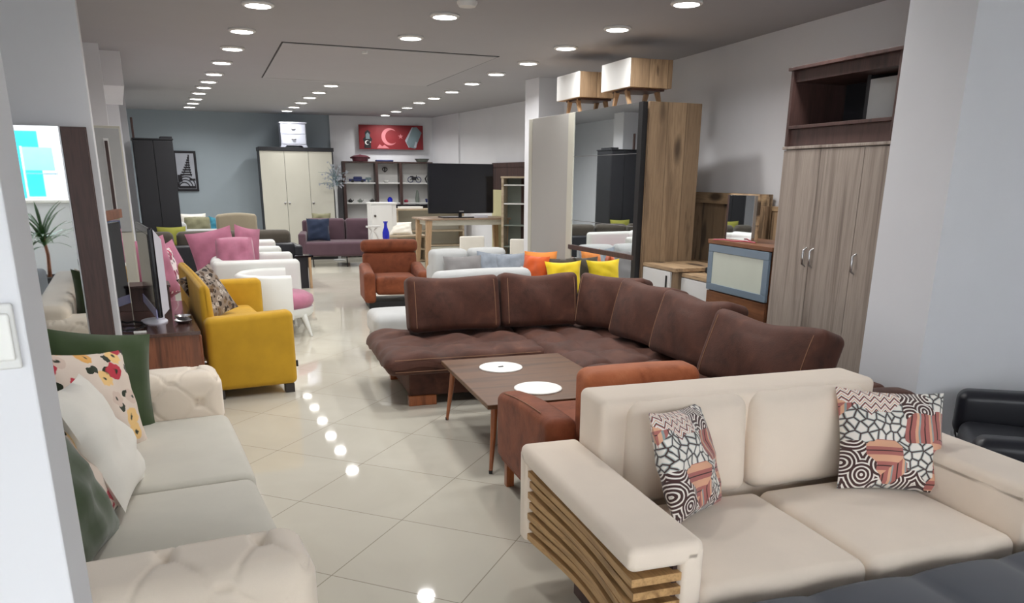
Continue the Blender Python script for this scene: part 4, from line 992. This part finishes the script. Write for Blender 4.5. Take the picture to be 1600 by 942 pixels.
t = ornament('casserole_pot', 'maroon casserole pot with lid on top of the shelving, left', .35, 1.931, 'pot', [('pot', MB().lathe([(0, 0), (.15, 0), (.16, .02), (.165, .08), (0, .085)], seg=28), 'maroon'), ('lid', MB().lathe([(.19, .08), (.19, .09), (.12, .12), (.02, .13), (0, .14)], seg=28), 'maroon')])
MB().tube([(-.16, 0, .06), (-.2, 0, .065), (-.2, 0, .075), (-.16, 0, .08)], .01, 6).build('handle', 'maroon', t); MB().tube([(.16, 0, .06), (.2, 0, .065), (.2, 0, .075), (.16, 0, .08)], .01, 6).build('handle', 'maroon', t)
ornament('baking_tray', 'flat navy tray on top of the shelving, middle', .84, 1.931, 'tray', [('tray', MB().rbox((-.18, -.1, 0), (.18, .1, .035), .012, seg=2), 'navy')])
ornament('glass_dish', 'grey-green oval dish on top of the shelving, right', 1.63, 1.931, 'dish', [('dish', MB().lathe([(0, 0), (.11, 0), (.15, .06), (.14, .06), (.1, .012), (0, .01)], seg=24), 'steelg'), ('rim', MB().tube([(.15*cos(k*pi/10), .15*sin(k*pi/10), .062) for k in range(21)], .006, 6), 'ink')])

# red banner
bn = thing('red_banner', 'red wall banner with white crescent and star, above the shelving', 'banner', (4.58, 16.70, 2.18), -12)
MB().box((0, 0, 0), (1.33, .02, .48)).build('canvas', 'red', bn)
def flat(name, poly, mat, y=-.004): return MB().prism(poly, y, 0).build(name, mat, bn, flat=True)
cx, cz_ = .63, .25
outer = [(cx+.17*cos(a), cz_+.17*sin(a)) for a in [radians(50+260*k/24) for k in range(25)]]
inner = [(cx+.045+.135*cos(a), cz_+.135*sin(a)) for a in [radians(-52-(-52-0)*0+ -256*k/24+ 0) for k in range(25)]]
inner = [(cx+.045+.135*cos(radians(308-256*k/24)), cz_+.135*sin(radians(308-256*k/24))) for k in range(25)]
cm = MB(); vs = []; 
for k in range(25):
    o_ = outer[k]; i_ = inner[24-k]; vs += [(o_[0], -.005, o_[1]), (i_[0], -.005, i_[1])]
cm.add(vs, [(2*k, 2*k+2, 2*k+3, 2*k+1) for k in range(24)]); cm.build('crescent', 'redl', bn, flat=True)
sx_, sz_ = .86, .26
flat('star', [(sx_+(.055 if k % 2 == 0 else .023)*cos(radians(90+36*k)), sz_+(.055 if k % 2 == 0 else .023)*sin(radians(90+36*k))) for k in range(10)], 'redl')
flat('grey_device', [(1.02, .05), (1.16, .02), (1.30, .34), (1.20, .45), (1.10, .44), (.95, .18)], 'inkg')
flat('device_edge', [(.95, .18), (1.10, .44), (1.12, .445), (.98, .14), (1.04, .04), (1.02, .04)], 'paper', -.006)
flat('device_glint', [(1.13, .05), (1.18, .04), (1.2, .15), (1.17, .16)], 'paper', -.006)
flat('dark_figure', [(.10, .02), (.24, .02), (.24, .12), (.27, .2), (.22, .26), (.24, .33), (.18, .38), (.12, .33), (.13, .25), (.08, .2), (.11, .12)], 'ink')
flat('figure_top', [(.14, .2), (.22, .2), (.22, .29), (.18, .33), (.14, .29)], 'inkg', -.006)
cm2 = MB(); vs = []
for k in range(17):
    a = radians(50+260*k/16); b_ = radians(52+256*k/16)
    vs += [(.165+.045*cos(a), -.0065, .13+.045*sin(a)), (.178+.034*cos(b_), -.0065, .13+.034*sin(b_))]
cm2.add(vs, [(2*k, 2*k+2, 2*k+3, 2*k+1) for k in range(16)]); cm2.build('small_crescent', 'plate', bn, flat=True)
flat('small_star', [(.23+(.015 if k % 2 == 0 else .007)*cos(radians(90+36*k)), .14+(.015 if k % 2 == 0 else .007)*sin(radians(90+36*k))) for k in range(10)], 'plate', -.0065)
flat('pale_ridge', [(.36, .02), (.42, .10), (.47, .06), (.52, .09), (.62, .02)], 'redl')

# coat stand with blossom branches
cs = thing('coat_stand', 'tall pale stand with a burst of grey twigs, beside the cream wardrobe', 'coat stand', (3.86, 15.95, 0))
MB().lathe([(.12, 0), (.12, .015), (.03, .03), (.02, .4), (.03, .42), (.02, .45), (.025, 1.35), (.045, 1.45), (0, 1.46)], seg=16).build('stem', 'lgrey', cs)
rnd = random.Random(5); tg = MB(); lf = MB()
for k in range(38):
    a = rnd.uniform(0, 6.28); e = rnd.uniform(-.2, 1.3); L = rnd.uniform(.2, .38); p0 = Vector((0, 0, rnd.uniform(1.4, 1.65)))
    d_ = Vector((cos(a)*cos(e), sin(a)*cos(e), sin(e))); p1 = p0+d_*L*.55+Vector((0, 0, .03)); p2 = p0+d_*L
    tg.tube([p0, p1, p2], [.006, .004, .002], 5)
    for j in range(3):
        q = p0+d_*L*rnd.uniform(.5, 1)+Vector((rnd.uniform(-.03, .03), 0, rnd.uniform(-.03, .03))); s_ = .018
        lf.add([q+Vector((-s_, 0, 0)), q+Vector((0, 0, s_)), q+Vector((s_, 0, 0)), q+Vector((0, .006, -s_))], [(0, 1, 2, 3)])
tg.build('twigs', 'inkg', cs); lf.build('buds', 'paper', cs)
# white pedestal cabinet
pc = thing('pedestal_cabinet', 'narrow white cupboard with a small dark knob behind the blue vase', 'cupboard', (3.86, 13.5, 0), -6)
MB().box((0, .02, 0), (.44, .42, 1.17)).build('body', 'white', pc); MB().box((-.01, 0, 1.17), (.45, .43, 1.2)).build('top', 'white', pc)
o = MB().box((.01, 0, .08), (.36, .02, 1.16)).build('door', 'white', pc); MB().lathe([(0, 0), (.02, 0), (.02, .02), (0, .03)], seg=12, m=Matrix.Translation((.06, 0, .98)) @ Matrix.Rotation(pi/2, 4, 'X')).build('knob', 'darkmetal', o)
# pale oak media units
def unit(name, lab, x0, y0, x1, h, d=.35, shelves=(.3, .6), rot=-8, open_=True, doors=0):
    t = thing(name, lab, 'media unit', (x0, y0, 0), rot); w = x1-x0
    MB().box((0, 0, 0), (.03, d, h)).build('side_panel', 'lightoak', t); MB().box((w-.03, 0, 0), (w, d, h)).build('side_panel', 'lightoak', t)
    MB().box((-.01, -.01, h), (w+.01, d, h+.03)).build('top', 'lightoak', t); MB().box((.03, d-.02, 0), (w-.03, d, h)).build('back_panel', 'cream', t)
    for z in shelves: MB().box((.03, .01, z), (w-.03, d-.02, z+.025)).build('shelf', 'lightoak', t)
    for k in range(doors): MB().box((.03+k*(w-.06)/doors+.003, -.012, .05), (.03+(k+1)*(w-.06)/doors-.003, .008, shelves[0]-.01)).build('drawer', 'cream', t)
    return t
unit('media_unit', 'long pale oak media unit under the big black television table', 4.66, 14.6, 5.98, 1.02, shelves=(.34, .62), doors=3)
unit('media_unit', 'lower pale oak unit with open slots beyond the grey cushions', 4.05, 13.3, 4.75, .62, shelves=(.2, .4), doors=2)
tag(MB().rbox((4.75, 14.62, 1.051), (5.2, 14.8, 1.09), .004).build('picture_strip', 'plate'), 'white flat package on the long pale oak unit', 'package')
o = tag(MB().rbox((4.3, 15.2, 1.055), (4.32, 15.5, 1.06), .002).build('dark_board', 'blackgloss'), 'x', 'panel'); bpy.data.objects.remove(o)
db = thing('low_black_cabinet', 'low black glossy cabinet behind the media unit below the shelving', 'cabinet', (4.80, 15.4, 0), -8)
MB().box((0, 0.02, 0), (1.1, .4, 1.1)).build('body', 'blackgloss', db); MB().box((0, 0, .05), (.54, .02, 1.08)).build('door', 'blackgloss', db); MB().box((.56, 0, .05), (1.1, .02, 1.08)).build('door', 'blackgloss', db)
tag(cushion('wrapped_cushion', 'white plastic wrapped cushion lying in front of the long pale oak unit', 'ivory', (4.36, 13.42, .66), .40, .24, .1, -10, 30, None, 71), 'white plastic wrapped cushion on the lower pale oak unit', 'cushion')
# dining table carrying the television
tb = thing('dining_table', 'high grey oak table on tapered legs carrying the big television', 'table', (5.22, 12.45, 0), -3)
MB().rbox((-.80, -.12, .945), (.76, .62, .975), .008, seg=2).build('tabletop', 'tablew', tb)
MB().box((-.70, -.06, .86), (.70, .56, .945)).build('apron', 'cream', tb)
for sx in (-1, 1):
    for y in (-.05, .53):
        MB().tube([(sx*.70, y, .94), (sx*.72, y, .5), (sx*.75, y, 0)], [.065, .052, .035], 4, sq=(0, 1, 0)).build('leg', 'legoak', tb)
tb2 = thing('television', 'large black flat television facing the camera on the high oak table', 'television', (5.14, 12.55, .976), -3)
tvset(tb2, 1.16, .80, 'rubber', .09, z0=.07)
MB().rbox((-.36, -.12, 0), (.36, .16, .018), .008, seg=2).build('stand_base', 'blackgloss', tb2)
MB().box((-.04, -.022, .10), (.04, -.018, .112)).build('maker_plate', 'metal', tb2)
tag(MB().rbox((5.32, 12.36, .977), (5.55, 12.42, 1.02), .004).build('remote_box', 'silverp'), 'small silver box right of the television stand', 'box')
# little console with blue vase
cv = thing('console_table', 'white ornate console holding a blue vase, behind the orange chair', 'console', (3.42, 11.5, 0), -8)
MB().box((-.24, -.14, .69), (.4, .16, .72)).build('top', 'lightoak', cv); MB().box((-.2, -.1, .6), (.36, .12, .69)).build('apron', 'white', cv)
for x in (-.2, .36):
    MB().tube([(x, 0, .62), (x+.04, 0, .4), (x-.03, 0, .2), (x+.02, 0, 0)], [.03, .02, .018, .026], 10).build('leg', 'white', cv)
o = tag(MB().lathe([(0, 0), (.042, 0), (.052, .05), (.05, .12), (.026, .19), (.022, .24), (.038, .275), (.033, .275), (.018, .24), (0, .1)], seg=24).build('blue_vase', 'blueglass'), 'cobalt blue glass vase on the white console', 'vase'); o.location = (3.48, 11.45, .721)
wo = thing('white_stand', 'small white curvy ornament stand left of the blue vase', 'ornament', (3.27, 11.45, .721), 0)
MB().tube([(-.05, 0, .2), (.0, 0, .14), (-.04, 0, .06), (-.02, 0, 0)], [.014, .01, .012, .02], 8).build('scroll', 'white', wo); MB().tube([(.08, 0, .2), (.03, 0, .14), (.08, 0, .06), (.1, 0, 0)], [.014, .01, .012, .02], 8).build('scroll', 'white', wo); MB().box((-.08, -.04, .19), (.12, .04, .215)).build('top', 'white', wo)
# white chairs by the table
def wchair(loc, rot, lab):
    t = thing('dining_chair', lab, 'chair', loc, rot, 'white chairs by the television table')
    soft('backrest', 'ivory', t, (-.2, .16, .42), (.2, .22, .74), .02, (6, 1, 4), (0, 0, 0)); soft('seat', 'ivory', t, (-.21, -.2, .40), (.21, .2, .46), .02, (4, 4, 1), (0, 0, 0))
    for x in (-.18, .18):
        for y in (-.17, .17): MB().tube([(x, y, .42), (x*1.1, y*1.1, 0)], [.018, .012], 8).build('leg', 'legoak', t)
wchair((4.93, 11.75, 0), 175, 'white upholstered chair under the left of the television table')
wchair((5.50, 10.9, 0), 150, 'white upholstered chair at the corner near the sliding wardrobe')
# right far wall pieces
ph = thing('wall_panel', 'dark brown upholstered headboard panel on the far right wall', 'headboard', (6.085, 13.35, 0), -90)
MB().box((0, 0, .4), (1.6, .05, 1.86)).build('panel', 'walnutz', ph); MB().box((0, -.01, 1.8), (1.6, .06, 1.88)).build('cap', 'walnutz', ph)
pw = thing('cream_board', 'pale yellow tall board standing before the dark headboard panel', 'board', (6.03, 13.25, 0), -90)
MB().box((0, 0, 0), (.95, .04, 1.42)).build('board', 'creamy', pw); MB().box((.94, -.01, 0), (.98, .05, 1.43)).build('edge', 'lightoak', pw)
gc = thing('display_cabinet', 'oak glass display cabinet squeezed left of the sliding wardrobe', 'cabinet', (5.70, 12.15, 0), -40)
MB().box((0, 0, 0), (.04, .3, 1.62)).box((.4, 0, 0), (.44, .3, 1.62)).build('side_panel', 'lightoak', gc); MB().box((-.01, -.01, 1.62), (.45, .31, 1.65)).build('top', 'lightoak', gc)
MB().box((.04, .27, 0), (.4, .3, 1.62)).build('back_panel', 'olivep' if 'olivep' in M else 'steelg', gc)
for z in (.1, .5, .85, 1.2, 1.5): MB().box((.04, .01, z), (.4, .27, z+.02)).build('shelf', 'white' if z in (1.2, 1.5) else 'steelg', gc)

# ================================================================== light switch, street behind the camera
ls_ = thing('light_switch', 'white double rocker switch on the near left pillar', 'light switch', (-.168, 1.149, 1.425))
MB().rbox((-.05, -.008, -.042), (.03, 0, .042), .004, seg=2).build('plate', 'white', ls_)
for x in (-.03, .008): MB().rbox((x-.015, -.014, -.03), (x+.017, -.006, .03), .004, seg=2).build('rocker', 'plate', ls_)
# things the leaning mirror shows: potted palm, wrapped dark sofa, street display
pp = thing('potted_palm', 'potted palm by the shop window, seen in the leaning mirror', 'plant', (-.98, -1.5, 0))
MB().lathe([(.0, 0), (.15, 0), (.2, .32), (.18, .33), (.17, .28), (0, .28)], seg=24).build('pot', 'pot', pp)
MB().tube([(0, 0, .28), (.02, 0, .6), (0, .02, .85)], [.03, .025, .02], 10).build('stem', 'legwood', pp)
lf = MB(); rnd = random.Random(3)
for k in range(46):
    a = rnd.uniform(0, 6.283); el = rnd.uniform(.1, 1.35); L = rnd.uniform(.38, .62); b0 = Vector((0, .02, rnd.uniform(.7, .9))); d_ = Vector((cos(a), sin(a), 0)); sd = Vector((-sin(a), cos(a), 0)); vs = []
    for j in range(7):
        t_ = j/6; p = b0+d_*(L*t_*cos(el*(1-.35*t_)))+Vector((0, 0, L*sin(el)*t_-.30*L*t_*t_*(1.4-el*.6))); w_ = .021*sin(pi*min(1, .12+t_*.88))**.7
        vs += [p+sd*w_, p-Vector((0, 0, .004)), p-sd*w_]
    fs = []
    for j in range(6):
        for m_i in range(2): q = j*3+m_i; fs.append((q, q+1, q+4, q+3))
    lf.add(vs, fs)
lf.build('foliage', 'leaf', pp)
dso = thing('wrapped_sofa', 'dark sofa under clear plastic near the window, seen in the leaning mirror', 'sofa', (-.95, 2.1, 0), 0)
soft('armrest', 'char', dso, (-.16, -1.7, .1), (.1, .15, .62), .05, (3, 14, 4), (0, 0, .01)); soft('seat', 'char', dso, (-.95, -1.7, .1), (-.16, .1, .42), .05, (6, 10, 3), (0, 0, .01))
pw_ = MB().rbox((-.9, -1.6, .42), (-.2, -.2, .66), .06, (18, 24, 3), 2, lambda u, n: (.02*sin(9*u[1]), .02*sin(7*u[0]), .05*sin(6*u[0]+5*u[1])+.03*sin(13*u[1]-8*u[0]))).build('plastic_wrap', 'silverp', dso)
bx_ = thing('display_plinth', 'white display plinth outside the shop window, seen in the mirror', 'plinth', (-1.2, -4.3, 0))
Bx('plinth', 'white', bx_, (-.9, -.4, -.04), (.9, .5, 1.2), .01); Bx('cover_sheet', 'ivory', bx_, (-.92, -.42, 1.2), (.92, .52, 1.25), .01)
fc = thing('folding_chair', 'sky blue folding chair with white tube frame, seen in the mirror', 'chair', (-1.08, -4.1, 1.25), 175)
for x in (-.22, .22):
    MB().tube([(x, .25, .02), (x, -.2, .42), (x, -.26, .45)], .014, 8).build('leg', 'white', fc); MB().tube([(x, -.25, .02), (x, .15, .4), (x, .28, .8)], .014, 8).build('leg', 'white', fc)
MB().tube([(-.22, -.25, .02), (.22, -.25, .02)], .014, 8).tube([(-.22, .25, .02), (.22, .25, .02)], .014, 8).build('crossbar', 'white', fc)
MB().rbox((-.21, -.22, .38), (.21, .16, .395), .005).build('seat', 'skycloth', fc)
bb_ = MB(Matrix.Translation((0, .215, .6)) @ Matrix.Rotation(radians(-18), 4, 'X')).rbox((-.215, -.006, -.17), (.215, .006, .2), .005).build('backrest', 'skycloth', fc)
tag(MB().box((-1.55, -4.75, 1.0), (-1.1, -4.7, 2.3)).build('cyan_board', 'cyan'), 'cyan board standing outside behind the blue folding chair, seen in the mirror', 'board')
struct('wall_street', MB().box((-7, -10.2, -.1), (9, -10, 3.2)), 'concrete')
